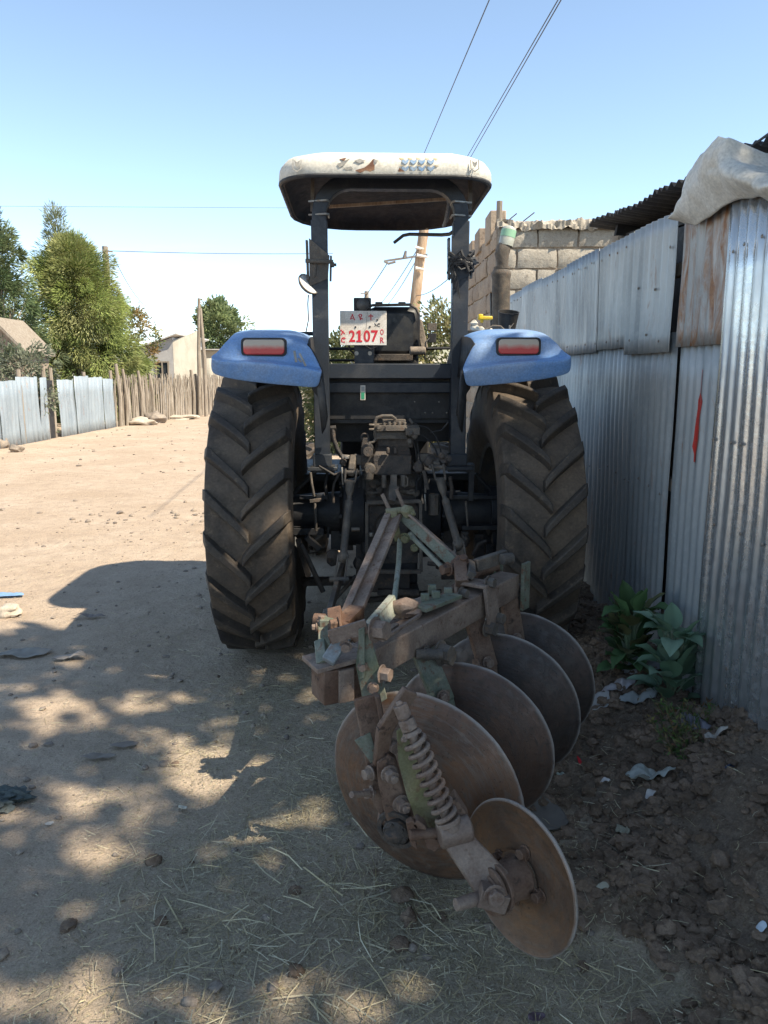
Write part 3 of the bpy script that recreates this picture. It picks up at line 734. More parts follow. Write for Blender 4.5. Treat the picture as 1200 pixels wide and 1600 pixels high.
# ================================================================ HILLS
mb = MB(); rows = []
for k, (rr, hh) in enumerate(((520, -3), (600, 14), (700, 34), (820, 20), (900, -4))):
    row = []
    for i in range(140):
        a = R(-75)+R(150)*i/139
        z = hh*(.5+.5*sstep(-.2, .15, a)+.25*noise.noise(V((a*5, 1, 0)))+.08*noise.noise(V((a*23, 1, 0)))) if hh > 0 else hh
        row.append(V((rr*math.sin(a), rr*math.cos(a), z)))
    rows.append(row)
mb.grid(rows)
mh_ = grime('dry_hill', (.40,.36,.27), (.30,.30,.20), s1=.02, s2=.1, rough=1, bump=0)
o = mb.build('hills', mh_, smooth=180); o['kind'] = 'structure'
# ================================================================ VEGETATION
def quad_leaf(mb, cols, p, d, up, L, w, col):
    d = d.normalized(); s = d.cross(up)
    if s.length < 1e-3: s = V((1,0,0))
    s = s.normalized()*w/2; n = s.cross(d).normalized()
    mb.add([p, p+d*L*.4+s+n*L*.05, p+d*L, p+d*L*.4-s+n*L*.05], [(0,1,2,3)]); cols += [col]*4
def rvec(r=rnd):
    while True:
        v = V((r.uniform(-1,1), r.uniform(-1,1), r.uniform(-1,1)))
        if .05 < v.length < 1: return v
def tree(name, lab, base, h, env, nclump, per, leaf, cols_, cl_r, cat='tree', group=None, trunk_r=.12, mat='leaf', droop=-.2, seed=1, trunks=1, limbs=14, tuft=None):
    """env(z01) gives the crown radius at a height share; clumps spread through the crown's volume, thicker outside"""
    r = random.Random(seed); O = V(base); o = empty(name, O); tag(o, lab, cat, group)
    tb = MB(); tops = []
    for t in range(trunks):
        off = V((r.uniform(-.3,.3), r.uniform(-.3,.3), 0))*(trunks > 1)
        pts = [off+V((.05*r.uniform(-1,1)*k, .05*r.uniform(-1,1)*k, h*.9*k/5)) for k in range(6)]
        tb.tube(pts, [trunk_r*(1-.16*k) for k in range(6)], 8); tops.append(pts)
    mb = MB(); cols = []; cents = []
    for i in range(nclump):
        z01 = r.uniform(.02, 1)**1.15; a = r.uniform(0, 2*math.pi); rad = env(z01, a)*(r.random()**.42)*(.92+.55*noise.noise(V((math.cos(a)*2.6, math.sin(a)*2.6, z01*7+seed))))
        c = V((rad*math.cos(a), rad*math.sin(a), h*z01)); cents.append(c)
        if i < limbs:
            pts = r.choice(tops); s = pts[min(5, int(z01*4.2))]; m_ = (s+c)/2+V((0,0,-.1)); tb.tube([s, m_, c], [trunk_r*.35, trunk_r*.22, trunk_r*.08], 5)
        base_c = r.choice(cols_); kk = r.uniform(.65, 1.25); cr = cl_r*r.uniform(.45, 1.5)
        out = c.copy(); out.z = (c.z-h*.5)*.3
        out = out.normalized() if out.length > .01 else V((0,0,1))
        for j in range(per):
            v = rvec(r); p = c+V((v.x, v.y, v.z*1.1))*cr; d = (v+out*.9+V((0,0,droop))).normalized()
            k2 = kk*r.uniform(.75, 1.25); col = tuple(q*k2 for q in base_c)
            quad_leaf(mb, cols, p, d, rvec(r), leaf[0]*r.uniform(.6,1.4), leaf[1]*r.uniform(.7,1.3), col)
    mb.c = cols
    tb.build('trunk', M['wood'], o); mb.build('crown', M[mat], o, smooth=0)
    return o
GREEN = [(.28,.33,.10), (.36,.39,.15), (.15,.20,.06), (.42,.42,.19), (.28,.29,.11)]
# feathery tall tree: several spires
def env_big(z, a):
    prof_ = 2.95*(1-z)**.50*(.90+.10*math.cos(3*a+1)+.12*math.sin(7*z*3.1+a*2)) if z > .2 else 2.0
    return prof_
tree('feathery_tree', 'big bushy green tree with drooping feathery sprays above the sheet fence', (-10.6, 27.2, 0), 5.9, env_big, 600, 230, (.17,.026), GREEN, .36, mat='needle', droop=-.5, seed=5, trunk_r=.14, limbs=30)
o = tree('spire_tree', 'slim pointed tree top rising behind the big bushy tree', (-11.2, 27.5, 0), 7.0, lambda z, a: .10+.85*(1-z)**.8, 80, 110, (.15,.024), [(.18,.21,.10),(.22,.24,.13)], .26, mat='needle', droop=-.2, seed=9, limbs=20)
tree('sparse_conifer', 'sparse dark conifer with open arching branches at the left edge', (-11.7, 24, 0), 6.2, lambda z, a: 2.5*(1-z)**.6*(.6+.4*abs(math.cos(2.5*a))), 260, 100, (.17,.035), [(.10,.14,.06),(.14,.17,.08)], .2, mat='needle', droop=-.4, seed=12, limbs=60)
tree('grey_shrub', 'grey-green rounded shrub leaning over the sheet fence', (-8.95, 19.4, 0), 2.25, lambda z, a: .85*math.sqrt(max(0, 1-(z-.6)**2*2.2)), 110, 90, (.09,.045), [(.20,.23,.15),(.13,.15,.09),(.22,.23,.16)], .18, seed=14, cat='shrub', trunk_r=.04, limbs=20)
tree('autumn_bush', 'yellow-brown leaved bush between the big tree and the plastered house', (-9.5, 29.5, 0), 3.9, lambda z, a: 1.25*math.sqrt(max(0, 1-(z-.5)**2*3.2)), 110, 70, (.11,.06), [(.30,.25,.09),(.22,.22,.09),(.17,.20,.08),(.30,.20,.08)], .26, seed=15, cat='bush', trunk_r=.06)
tree('round_tree', 'small round green tree behind the long cream building', (-10.2, 49, 0), 5.9, lambda z, a: (1.45*math.sqrt(max(0, 1-(z-.62)**2*6)) if z > .25 else .2), 170, 110, (.22,.12), [(.17,.22,.10),(.24,.28,.13)], .45, seed=16, trunk_r=.12)
# pale bushes seen through the tractor's frame and beside it
PALE = [(.30,.27,.12), (.24,.25,.11), (.36,.32,.17), (.20,.21,.09)]
p = PW(680, 560, 15); tree('pale_bush', 'pale yellowish bush seen between the seat and the right frame post', (p.x+.35, 15, 0), 2.75, lambda z, a: 1.1*math.sqrt(max(0, 1-(z-.5)**2*2.6)), 150, 90, (.10,.05), PALE, .26, seed=17, cat='bush', trunk_r=.05)
p = PW(530, 560, 16); tree('pale_bush', 'pale green bush seen between the left frame post and the plate', (p.x, 16, 0), 2.25, lambda z, a: .9*math.sqrt(max(0, 1-(z-.5)**2*2.6)), 130, 90, (.10,.05), [(.19,.21,.10),(.25,.24,.12),(.14,.17,.07)], .24, seed=18, cat='bush', trunk_r=.05)

# shade tree: stands behind the fence to the right and behind the viewer; its crown shades lane, plough and wheels
def sunmap(gx, gy, z): return V((gx+SD.x*z, gy+SD.y*z, z))
st_o = empty('shade_tree', (5.6, -2.9, 0)); tag(st_o, 'broad leafy tree behind the fence whose crown dapples the lane', 'tree')
SO_ = V((5.6, -2.9, 0)); r = random.Random(21)
holes = []
for (px, py, a, b) in [(265,1040,.15,.07),(120,1045,.15,.06),(90,1105,.30,.11),(225,1100,.20,.10),(360,1130,.16,.06),(262,1160,.16,.09),(60,1140,.12,.05),
                       (300,1205,.12,.13),(330,1240,.13,.06),(405,1205,.05,.10),(360,1200,.05,.08),(150,1340,.22,.11),(60,1270,.10,.05),(150,1265,.10,.05),(430,1315,.11,.07),(480,1265,.08,.05),
                       (60,1555,.26,.10),(235,1590,.10,.03),(500,1592,.26,.02),(395,1560,.05,.05),(30,1075,.12,.05),(545,1120,.05,.05),(130,1240,.12,.04),(240,1270,.08,.06),
                       (500,1090,.06,.05),(150,1010,.2,.05),(250,1000,.07,.03),(430,1040,.05,.06),(545,1240,.04,.06),(640,1560,.1,.04),(880,1580,.12,.05)]:
    q = PG(px, py); holes.append((q.x, q.y, a*.95+.03, b*1.05+.03))
# sun flecks that fall on the plough and the wheels
for p_, a, b in ((PW(750,945,2.95), .03, .05), (PW(700,780,3.15), .10, .05), (PW(570,930,2.9), .04, .03), (PW(660,1140,2.3), .10, .07), (PW(640,1020,2.5),.04,.04),(PW(700,1250,2.2),.05,.05)):
    holes.append((p_.x-SD.x*p_.z, p_.y-SD.y*p_.z, a, b))
def north(gx):   # where the crown's shadow ends on the lane
    return 4.62+.16*math.sin(gx*3.1+1)+.10*math.sin(gx*7.7)+(.25 if gx > -2.0 else 0)*0
mb = MB(); cols = []; tb = MB()
nleaf = 0
while nleaf < 34000:
    gx = r.uniform(-5.2, 3.6); gy = r.uniform(-3.4, 4.75); z = r.uniform(6.0, 8.6)
    if gy > north(gx)-.02: continue
    if gx < -4.6+.3*math.sin(gy*2): continue
    hit = 0
    for (hx, hy, ha, hb) in holes:
        q = ((gx-hx)/ha)**2+((gy-hy)/hb)**2
        if q < 1.0: hit = 1; break
    if hit: continue
    p = sunmap(gx, gy, z)-SO_
    v = rvec(r); col = tuple(.4*q for q in r.choice(GREEN))
    quad_leaf(mb, cols, p, V((v.x, v.y, v.z*.5)), V((v.y*.4, v.x*.4, 1)), r.uniform(.13,.26), r.uniform(.07,.12), col); nleaf += 1
mb.c = cols; mb.build('crown', M['leaf'], st_o, smooth=0)
tb.tube([(0,0,-.1), (.1,0,2.5), (0,.1,5.2), (-.1,.1,7.4), (-.3,.2,9.8)], [.30,.25,.19,.11,.04], 10)
for i in range(16):
    a = i*2.4; L = r.uniform(1.2, 3.2); s = V((0,.1,5.6+.22*i)); e = s+V((math.cos(a)*L, math.sin(a)*L, r.uniform(.6,1.6)))
    tb.tube([s, (s+e)/2+V((0,0,.15)), e], [.07,.045,.012], 6)
tb.build('trunk', M['wood'], st_o)

# broad-leaved plants at the fence foot
def blade_leaf(mb, cols, base, d, L, w, droop, col, fold=.25, wav=.0):
    d = V(d).normalized(); s = d.cross(V((0,0,1)))
    s = s.normalized() if s.length > .05 else V((1,0,0)); n = 7; rows = []
    p = V(base); dd = d.copy(); ph = rnd.uniform(0, 6)
    for i in range(n+1):
        t = i/n; wd = w*math.sin(math.pi*min(1, .06+t*.94)**.72)*.5 if i < n else .001
        nn = s.cross(dd).normalized()
        rows.append([p-s*wd+nn*(fold*wd+wav*math.sin(t*14+ph)*w), p-s*wd*.5+nn*fold*wd*.35, p, p+s*wd*.5+nn*fold*wd*.35, p+s*wd+nn*(fold*wd-wav*math.sin(t*13+ph)*w)])
        p = p+dd*L/n; dd = (dd+V((0,0,-droop/n))).normalized()
    k = len(mb.v); mb.grid(rows); cols += [tuple(q*(.85 if j % 5 == 2 else 1) for q in col) for j in range(len(mb.v)-k)]
def big_plant(name, lab, base, n, L, w, cols_, seed, upr=(.3,1.2), wav=.05, drp=1.0):
    r = random.Random(seed); o = empty(name, base); tag(o, lab, 'plant'); mb = MB(); cols = []; sb = MB()
    for i in range(n):
        a = i*2.399+r.uniform(-.3,.3); e = r.uniform(*upr); k = (i/n)
        hb = .03+.36*r.random()**.9
        b0 = V((.03*math.cos(a), .03*math.sin(a), hb)); d = V((math.cos(a)*math.cos(e), math.sin(a)*math.cos(e), math.sin(e)))
        Lf = L*r.uniform(.65, 1.15); c = r.choice(cols_); kk = r.uniform(.8, 1.2)
        st_l = Lf*.35; sb.tube([V((0,0,hb*.3)), b0, b0+d*st_l], [.006,.005,.003], 5)
        blade_leaf(mb, cols, b0+d*st_l*.9, d, Lf, w*r.uniform(.7,1.15), drp*r.uniform(.6,1.3), tuple(q*kk for q in c), .3, wav)
    mb.c = cols; mb.build('leaves', M['leaf'], o, smooth=180); sb.build('stem', M['leafstem'], o)
    return o
M['leafstem'] = grime('green_stem', (.16,.22,.12), (.2,.2,.14), rough=.6)
b = V((1.285, 3.25, .09))
big_plant('broadleaf_plant', 'grey-green broad-leaved plant against the foot of the fence', b, 46, .135, .105, [(.19,.29,.18), (.25,.36,.25), (.14,.23,.14)], 4, (.15, 1.25), .03)
big_plant('broadleaf_plant', 'darker leggy plant behind the grey-green one at the fence foot', V((1.22, 3.62, .08)), 52, .15, .10, [(.08,.14,.05), (.10,.18,.07), (.14,.14,.06)], 8, (.2, 1.35), .06)
def weeds(name, lab, base, n, H, cols_, seed, spread):
    r = random.Random(seed); o = empty(name, base); tag(o, lab, 'weeds'); mb = MB(); cols = []
    for i in range(n):
        a = r.uniform(0, 6.28); rad = spread*math.sqrt(r.random()); b0 = V((rad*math.cos(a)*.7, rad*math.sin(a), -.02)); h = H*r.uniform(.4,1.1)*(1-.5*rad/spread)
        top = b0+V((r.uniform(-.5,.5)*h, r.uniform(-.5,.5)*h, h)); c = r.choice(cols_)
        k0 = len(mb.v); mb.tube([b0, (b0+top)/2+V((0,0,.02)), top], [.002,.0016,.001], 4); cols += [c]*(len(mb.v)-k0)
        for j in range(9):
            p = b0.lerp(top, .25+.75*j/9); quad_leaf(mb, cols, p, rvec(r)+V((0,0,.3)), rvec(r), r.uniform(.018,.035), r.uniform(.007,.014), tuple(q*r.uniform(.7,1.2) for q in c))
    mb.c = cols; mb.build('leaves', M['leaf'], o, smooth=0); return o
weeds('weed_clump', 'low green and brown weeds in front of the broad-leaved plants', (1.24, 2.92, .10), 230, .24, [(.13,.17,.06),(.18,.20,.08),(.26,.20,.10),(.10,.14,.05)], 31, .16)
weeds('weed_clump', 'dry brown weeds at the bottom of the shiny fence sheet', (1.385, 2.97, .11), 110, .19, [(.28,.19,.09),(.22,.15,.07),(.15,.15,.07)], 32, .12)

# ================================================================ STONES, LITTER
def rock(name, lab, c, size, mat, seed, cat='stone', group=None):
    mb = MB((c[0], c[1], c[2])); mb.blob(c, size, .35, 1.3, seed, 3); o = mb.build(name, M[mat], smooth=45); tag(o, lab, cat, group); return o
q = PG(15, 962); rock('stone', 'single pale stone on the sunlit dirt at the left edge', (q.x, q.y, .03), (.085, .06, .05), 'palestone', 3)
q = PG(243, 661); rock('stone', 'dark brown boulder at the foot of the stick fence', (q.x, q.y, .17), (.32, .28, .24), 'stone', 5)
q = PG(222, 664); rock('stone', 'flat pale rock just left of the dark brown boulder', (q.x, q.y, .10), (.42, .3, .14), 'palestone', 6)
q = PG(283, 655); rock('stone', 'low pale rock between the boulder and the slim poles', (q.x, q.y, .06), (.6, .4, .1), 'palestone', 8)
q = PG(8, 700); rock('stone', 'dark rock at the foot of the sheet fence at the left edge', (q.x-.1, q.y, .08), (.22, .2, .16), 'stone', 9)
q = PG(25, 706); rock('stone', 'small brown rock right of the dark rock by the sheet fence', (q.x, q.y, .05), (.14, .12, .09), 'stone', 10)
def sheetlet(name, lab, c, size, rot, seed, col, mat='plastic', amp=.03, cat='litter', fr=9, n=20, thick=.0008, round_=False, group=None, lift=.012):
    c = V(c); mb = MB(c); cols = []; rows = []; cr, sr = math.cos(rot), math.sin(rot)
    for i in range(n+1):
        row = []
        for j in range(n+1):
            u, v = i/n*2-1, j/n*2-1
            if round_:
                rr = max(abs(u), abs(v)); l = math.hypot(u, v) or 1; u, v = u/l*rr, v/l*rr
            k = 1+.28*noise.noise(V((math.atan2(v, u)*1.2, seed, 0)))*max(abs(u), abs(v))
            x, y = u*size[0]*k, v*size[1]*k; X, Y = x*cr-y*sr, x*sr+y*cr
            q = V((X*fr, Y*fr, seed)); z = abs(noise.noise(q))*amp+abs(noise.noise(q*2.3))*amp*.5
            p = V((c.x+X+amp*.5*noise.noise(q*1.7+V((9,0,0))), c.y+Y, 0)); p.z = gh(p.x, p.y)+lift+z; row.append(p)
            f = 1+.2*noise.noise(q*2); cols.append(tuple(t*f for t in col))
        rows.append(row)
    mb.grid(rows); mb.c = cols; o = mb.build(name, M[mat], smooth=60, solid=thick); tag(o, lab, cat, group); return o
GZ = lambda px, py, z=.05: PG(px, py, z)
LIT = [
 ('plastic_bag', 'translucent white plastic bag lying crumpled right of the discs', GZ(1012,1232), (.062,.034), .2, 11, (.50,.52,.48), .06, 'bag'),
 ('paper_scrap', 'small white paper scrap under the crumpled white bag', GZ(1016,1258), (.030,.012), .7, 12, (.55,.53,.50), .012, 'paper'),
 ('plastic_bag', 'torn grey-white bag with a pink mark beside the farthest discs', GZ(965,1103), (.072,.026), .35, 13, (.50,.46,.46), .05, 'bag'),
 ('plastic_bag', 'clear plastic bag just left of the broad-leaved plant', GZ(1003,1086), (.075,.03), -.1, 14, (.36,.35,.36), .05, 'bag'),
 ('plastic_bag', 'shredded white bag touching the edge of the second disc', GZ(930,1118), (.050,.028), .3, 15, (.48,.46,.44), .05, 'bag'),
 ('plastic_bag', 'white plastic wisp between the torn bags and the weeds', GZ(995,1122), (.058,.018), -.4, 16, (.44,.46,.44), .05, 'bag'),
 ('plastic_bag', 'purple-grey plastic wrapper standing in the dark dirt', GZ(1082,1178,.09), (.022,.050), .3, 17, (.22,.21,.24), .06, 'bag'),
 ('crumpled_paper', 'crumpled white paper ball on the dark dirt by the fence', GZ(1113,1205,.10), (.042,.030), 0, 18, (.42,.38,.33), .06, 'paper'),
 ('plastic_scrap', 'small dark blue plastic scrap in the dark dirt', GZ(1135,1250,.1), (.018,.011), .5, 19, (.05,.07,.13), .02, 'plastic'),
 ('red_scrap', 'bright red plastic scrap beside the discs', GZ(904,1208,.03), (.009,.012), .5, 20, (.55,.03,.04), .012, 'plastic'),
 ('shell_scrap', 'pale oval scrap left of the red scrap', GZ(876,1224,.02), (.019,.013), -.2, 21, (.45,.50,.44), .012, 'scrap'),
 ('paper_scrap', 'white paper scrap between the red scrap and the white bag', GZ(945,1234,.04), (.017,.007), .1, 22, (.62,.58,.56), .008, 'paper'),
 ('paper_scrap', 'white scrap at the rim of the second disc', GZ(880,1187,.03), (.028,.010), -.3, 23, (.50,.48,.47), .014, 'paper'),
 ('leaf_scrap', 'curled pale husk below the heap of clods', GZ(972,1302,.03), (.018,.024), .4, 24, (.30,.28,.21), .02, 'husk'),
 ('leaf_scrap', 'pale husk flake right of the furrow wheel', GZ(907,1405,.02), (.022,.008), -.3, 25, (.44,.42,.34), .008, 'husk'),
 ('leaf_scrap', 'pale husk flake lower right of the furrow wheel', GZ(940,1412,.02), (.016,.006), -.2, 26, (.40,.38,.30), .008, 'husk'),
 ('foil_scrap', 'tiny bluish white scrap at the right edge of the dirt', GZ(1187,1472,.07), (.012,.010), 0, 27, (.55,.62,.68), .012, 'scrap'),
 ('plastic_wrapper', 'purplish wrapper in the straw at the bottom of the view', GZ(838,1583,.02), (.018,.014), 0, 28, (.16,.11,.13), .02, 'plastic'),
 ('grey_patch', 'flat grey cloth scrap on the dirt right of the nearest disc', GZ(850,1282,.01), (.080,.055), -.5, 29, (.17,.15,.13), .006, 'cloth'),
 ('rag', 'grey rag crumpled on the lane left of the left wheel', GZ(108,1032,0), (.085,.038), .1, 30, (.30,.27,.24), .05, 'rag'),
 ('rag', 'thin grey rag strip near the edge of the tractor shadow', GZ(140,965,0), (.09,.02), .2, 31, (.25,.21,.18), .04, 'rag'),
 ('rag', 'flattened pale rag at the left edge of the lane', GZ(38,1024,0), (.13,.07), .1, 32, (.29,.26,.22), .02, 'rag'),
 ('rag', 'dark earthy cloth scrap among the light flecks', GZ(195,1166,0), (.055,.022), .2, 33, (.24,.20,.165), .02, 'rag'),
 ('rag', 'grey-brown cloth scrap just left of the dark earthy one', GZ(155,1185,0), (.060,.02), .3, 34, (.27,.23,.19), .02, 'rag'),
 ('paper_scrap', 'small white scrap left of the dappled light in the lane', GZ(78,1292,0), (.014,.009), .3, 35, (.55,.5,.43), .008, 'paper'),
 ('paper_scrap', 'small curled cream scrap in the thin straw left of the nearest disc', GZ(286,1266,0), (.017,.010), -.4, 36, (.58,.53,.42), .012, 'paper'),
 ('plastic_sheet', 'flat blue and white plastic sheet at the left edge of the lane', GZ(6,934,0), (.13,.05), .0, 37, (.30,.48,.72), .02, 'plastic'),
]
for (nm, lab, c, sz, rot, sd_, col, amp, cat) in LIT:
    sheetlet(nm, lab, c, ((sz[0]*1.35, sz[1]*1.5) if 'bag' in nm else (sz[0]*1.1, sz[1]*1.1)), rot, sd_, col, amp=amp*.75, cat=cat, round_=True, mat='plastic' if 'bag' in nm or 'plastic' in nm else 'strawm', fr=9 if sz[0] > .04 else 25)
# dark rag bundle at the left edge
q = PG(12, 1258); mb = MB((q.x, q.y, 0))
for (dx, dy, s, k) in ((-.03,.02,.05,1),(.01,.03,.045,2),(-.06,-.03,.05,3),(-.02,-.045,.042,4)):
    mb.blob((q.x+dx, q.y+dy, .022), (s*1.3, s*.8, s*.55), .55, 2.4, k*5, 3)
tag(mb.build('cloth_bundle', grime('dark_teal_cloth', (.07,.085,.08), (.12,.13,.12), rough=.9, bump=.5, bscale=50), smooth=60), 'dark teal rag bundle cut by the left edge', 'rag')
# dung lumps in the straw
for i, (px, py, s, lab) in enumerate(((628,1400,.035,'brown dirt lump in the straw left of the furrow wheel hub'),(625,1478,.028,'small brown dirt lump below the thickest straw'),(462,1518,.024,'dark dirt lump in the straw near the bottom of the view'),(252,1150+290,.02,'tiny dark dirt lump in thin straw left of the straw heap'),(240,1345,.028,'flat dark lump at the left end of the straw'))):
    q = PG(px, py); mb = MB((q.x, q.y, 0)); mb.blob((q.x, q.y, gh(q.x, q.y)+s*.25), (s, s*.9, s*.6), .2, 2.0, i*7+2, 3)
    tag(mb.build('dirt_lump', M['clod'], smooth=60), lab, 'dirt lump', 'dirt lumps in the straw')

# ================================================================ POLES AND WIRES
up = empty('utility_pole', (0, 22, 0))
pb = PW(645, 490, 22); pt = PW(662, 362, 22); dd = (pt-pb)/(pt.z-pb.z); base = pb-dd*(pb.z+.1); top = pb+dd*(6.9-pb.z)
up.location = (base.x, 22, 0); UO = V((base.x, 22, 0)); tag(up, 'leaning brown wooden utility pole seen under the canopy', 'utility pole')
mb = MB(UO); mb.tube([base, base.lerp(top, .35)+V((.05,0,0)), base.lerp(top,.7), top], [.17,.155,.14,.12], 12); mb.build('pole', M['woodpole'], up)
ca = PW(600, 408, 21.85); cb = PW(668, 398, 21.85)
mb = MB(UO); mb.bar(ca, cb, .05, .05); mb.tube([PW(634,392,21.85), PW(632,404,21.85)], [.03,.06], 7); mb.tube([PW(600,408,21.8), PW(607,412,21.8), PW(618,409,21.8)], .03, 6); mb.build('crossarm', M['steel'], up)
for (px, py) in ((655,388),(657,400),(655,420),(662,401)):
    mb = MB(UO); a = PW(px, py, 21.8); mb.tube([a+V((-.1,0,.02)), a+V((.12,0,-.02))], [.05,.03], 7); mb.build('insulator', M['white'], up)
t2 = PW(690, 300, 22); mb = MB(UO); mb.bar(top+V((-.6,-.15,-.25)), V((t2.x+.5, 21.85, top.z-.2)), .08, .08); mb.build('crossarm', M['wood'], up)
def wire(name, lab, a, b, sag=.2, r=.008, n=16):
    a, b = V(a), V(b); mb = MB((a+b)/2)
    mb.tube([a.lerp(b, i/n)-V((0,0,sag*4*(i/n)*(1-i/n))) for i in range(n+1)], r, 5); o = mb.build(name, M['wire']); tag(o, lab, 'cable', 'overhead wires'); return o
def ext(p0, p1, k): return p0+(p1-p0)*k
p0 = PW(672, 240, 21); p1 = PW(770, 0, 10.5); p1.z = p0.z+(p1.z-p0.z)
wire('overhead_wire', 'single overhead wire rising left of the doubled wires above the canopy', top+V((-.5,-.15,-.18)), ext(p0, p1, 1.4), 0, .0075)
p0 = PW(744, 243, 20); p1 = PW(879, 0, 10.5); wire('overhead_wire', 'left strand of the doubled overhead wires above the canopy', V((t2.x+.35, 21.85, top.z-.12)), ext(p0, p1, 1.4), 0, .0075)
p0 = PW(750, 243, 20); p1 = PW(884, 0, 10.5); wire('overhead_wire', 'right strand of the doubled overhead wires above the canopy', V((t2.x+.45, 21.85, top.z-.12)), ext(p0, p1, 1.4), 0, .0075)
p0 = PW(1150, 246, 3.5); p1 = PW(1420, 50, 3.0); wire('overhead_wire', 'short piece of wire beside the sack at the right edge', p0, p1, 0, .006)
wire('overhead_wire', 'thin level wire left of the canopy at the height of the pole top', PW(172, 392, 28), PW(520, 396, 34), .05, .012)
wire('overhead_wire', 'faint level wire high above the trees', PW(-30, 322, 60), PW(470, 325, 60), .0, .011)
wire('overhead_wire', 'thin wire sloping from the crossarm down to the left behind the lamp', PW(606, 410, 21.8), PW(520, 530, 34), .1, .012)
wire('overhead_wire', 'thin wire sloping down from the utility pole towards the seat', PW(652, 390, 21.9), PW(590, 480, 34), .1, .012)
wire('overhead_wire', 'second thin wire sloping down beside the first towards the seat', PW(655, 398, 21.9), PW(604, 478, 34), .1, .012)
wire('overhead_wire', 'slack wire running from the right frame post side down to the pole', PW(712, 425, 14), PW(650, 462, 22), .1, .009)
wire('overhead_wire', 'slack wire falling from the pole behind the big tree', PW(176, 398, 28), PW(228, 478, 36), .25, .012)
b = PW(170, 480, 28); t = PW(170, 385, 28); mb = MB((b.x, 28, 0)); mb.tube([(b.x, 28, -.1), (b.x, 28, t.z)], [.14,.10], 10); mb.bar((b.x-.05,27.85,t.z-.15),(b.x+.3,27.85,t.z-.2),.05,.05)
tag(mb.build('wooden_pole', M['wood']), 'grey wooden pole top sticking out of the big bushy tree', 'pole')
b = PW(573, 500, 32); t = PW(573, 455, 32); mb = MB((b.x, 32, 0)); mb.tube([(b.x, 32, -.1), (b.x, 32, t.z)], [.12,.09], 8); mb.bar((b.x-.25,31.9,t.z-.1),(b.x+.05,31.9,t.z-.1),.04,.04)
tag(mb.build('wooden_pole', M['wood']), 'short distant pole top just above the square work lamp', 'pole')
# ================================================================ TRACTOR
TM = Matrix.Translation((.04, 4.5, 0)) @ Matrix.Rotation(R(2.15), 4, 'Z'); TI = TM.inverted()
tr = empty('tractor', (.04, 4.5, 0), R(2.15)); tag(tr, 'dusty blue and black tractor with a roll frame and white fabric canopy, seen from behind', 'tractor')
def TP(px, py, y):
    o = TI @ V((0,0,EYE)); d = (TI.to_3x3() @ ray(px, py)); t = (y-o.y)/d.y; return o+d*t
def TB(mb, name, mat, parent=None, **k): return mb.build(name, mat, parent or tr, **k)

def tyre(radius, width, rimr, nl, lugh, direction=1, name='tyre'):
    mb = MB(); rc = radius-lugh; hw = width/2
    def prof_r(x):      # carcass radius across the tread
        return rc-.018*(abs(x)/hw)**2.2
    pr = []
    sw = [(1.02, rc-.055), (1.06, rc-.13), (1.05, (rc+rimr)/2), (.93, rimr+.05), (.80, rimr)]
    pr += [(-hw*a, r_) for a, r_ in sw[::-1]]
    pr += [(hw*(i/7-1)*.985 if False else hw*.985*(i/5-1), prof_r(hw*.985*(i/5-1))) for i in range(0, 11)]
    pr += [(hw*a, r_) for a, r_ in sw]
    mb.lathe(pr, (0,0,0), (1,0,0), 72)
    for side in (-1, 1):
        for k in range(nl):
            th0 = 2*math.pi*(k+(.5 if side > 0 else 0))/nl; n = 9; secs = []
            for i in range(n+1):
                s = i/n
                x = side*(-.018+s*(hw*1.045+.018)); xa = min(abs(x), hw*1.045)
                off = (.235*s**.82+.03*s*s)*width/.46            # trailing distance along the tread
                th = th0+direction*off/radius
                wt = (.046+.020*s)*(width/.46); wb = wt+.030
                if abs(x) < hw*.98: rt = radius-.012*(xa/hw)**2; rb = prof_r(x)-.012
                else: rt = radius-.045; rb = rc-.075
                if i == n: rt = radius-.085; rb = rc-.12
                secs.append([(x, th-wb/2/radius, rb), (x, th-wt/2/radius, rt), (x, th+wt/2/radius, rt), (x, th+wb/2/radius, rb)])
            vs = []; fs = []
            for sc in secs:
                for (x, t, r_) in sc: vs.append(V((x, r_*math.sin(t), r_*math.cos(t))))
            for i in range(n):
                for j in range(3): fs.append((i*4+j, i*4+j+1, (i+1)*4+j+1, (i+1)*4+j))
            fs.append((3,2,1,0)); fs.append(tuple(n*4+j for j in range(4)))
            mb.add(vs, fs, 1)
    return mb
def rimb(rimr, width, side):
    mb = MB(); hw = width/2
    mb.lathe([(-hw*.82, rimr+.005), (-hw*.78, rimr-.02), (-hw*.3, rimr-.05), (hw*.3, rimr-.05), (hw*.78, rimr-.02), (hw*.82, rimr+.005)], (0,0,0), (1,0,0), 48)
    mb.lathe([(side*hw*.1, rimr-.05), (side*hw*.0, rimr*.7), (side*hw*.25, rimr*.45), (side*hw*.25, .10), (side*hw*.4, .09), (side*hw*.4, .001)], (0,0,0), (1,0,0), 40)
    for k in range(8):
        a = k*math.pi/4; mb.bolt((side*hw*.25, rimr*.52*math.sin(a), rimr*.52*math.cos(a)), (side,0,0), .018, .02)
    return mb
TW = .420; TR_ = .803; TX = .752
for side in (-1, 1):
    wh = empty('rear_wheel'); wh.parent = tr; wh.location = (side*TX, 0, .795)
    # the lugs' outer ends trail: lower at the back of the wheel
    tb_ = tyre(TR_, TW, .40, 21, .050, 1); t_ = tb_.build('tyre', [M['tyre'], M['lug']], wh, smooth=34, bevel=.006)
    t_.rotation_euler = (R(4 if side < 0 else 11), 0, 0)
    rimb(.40, TW, side).build('rim', M['rim'], wh)
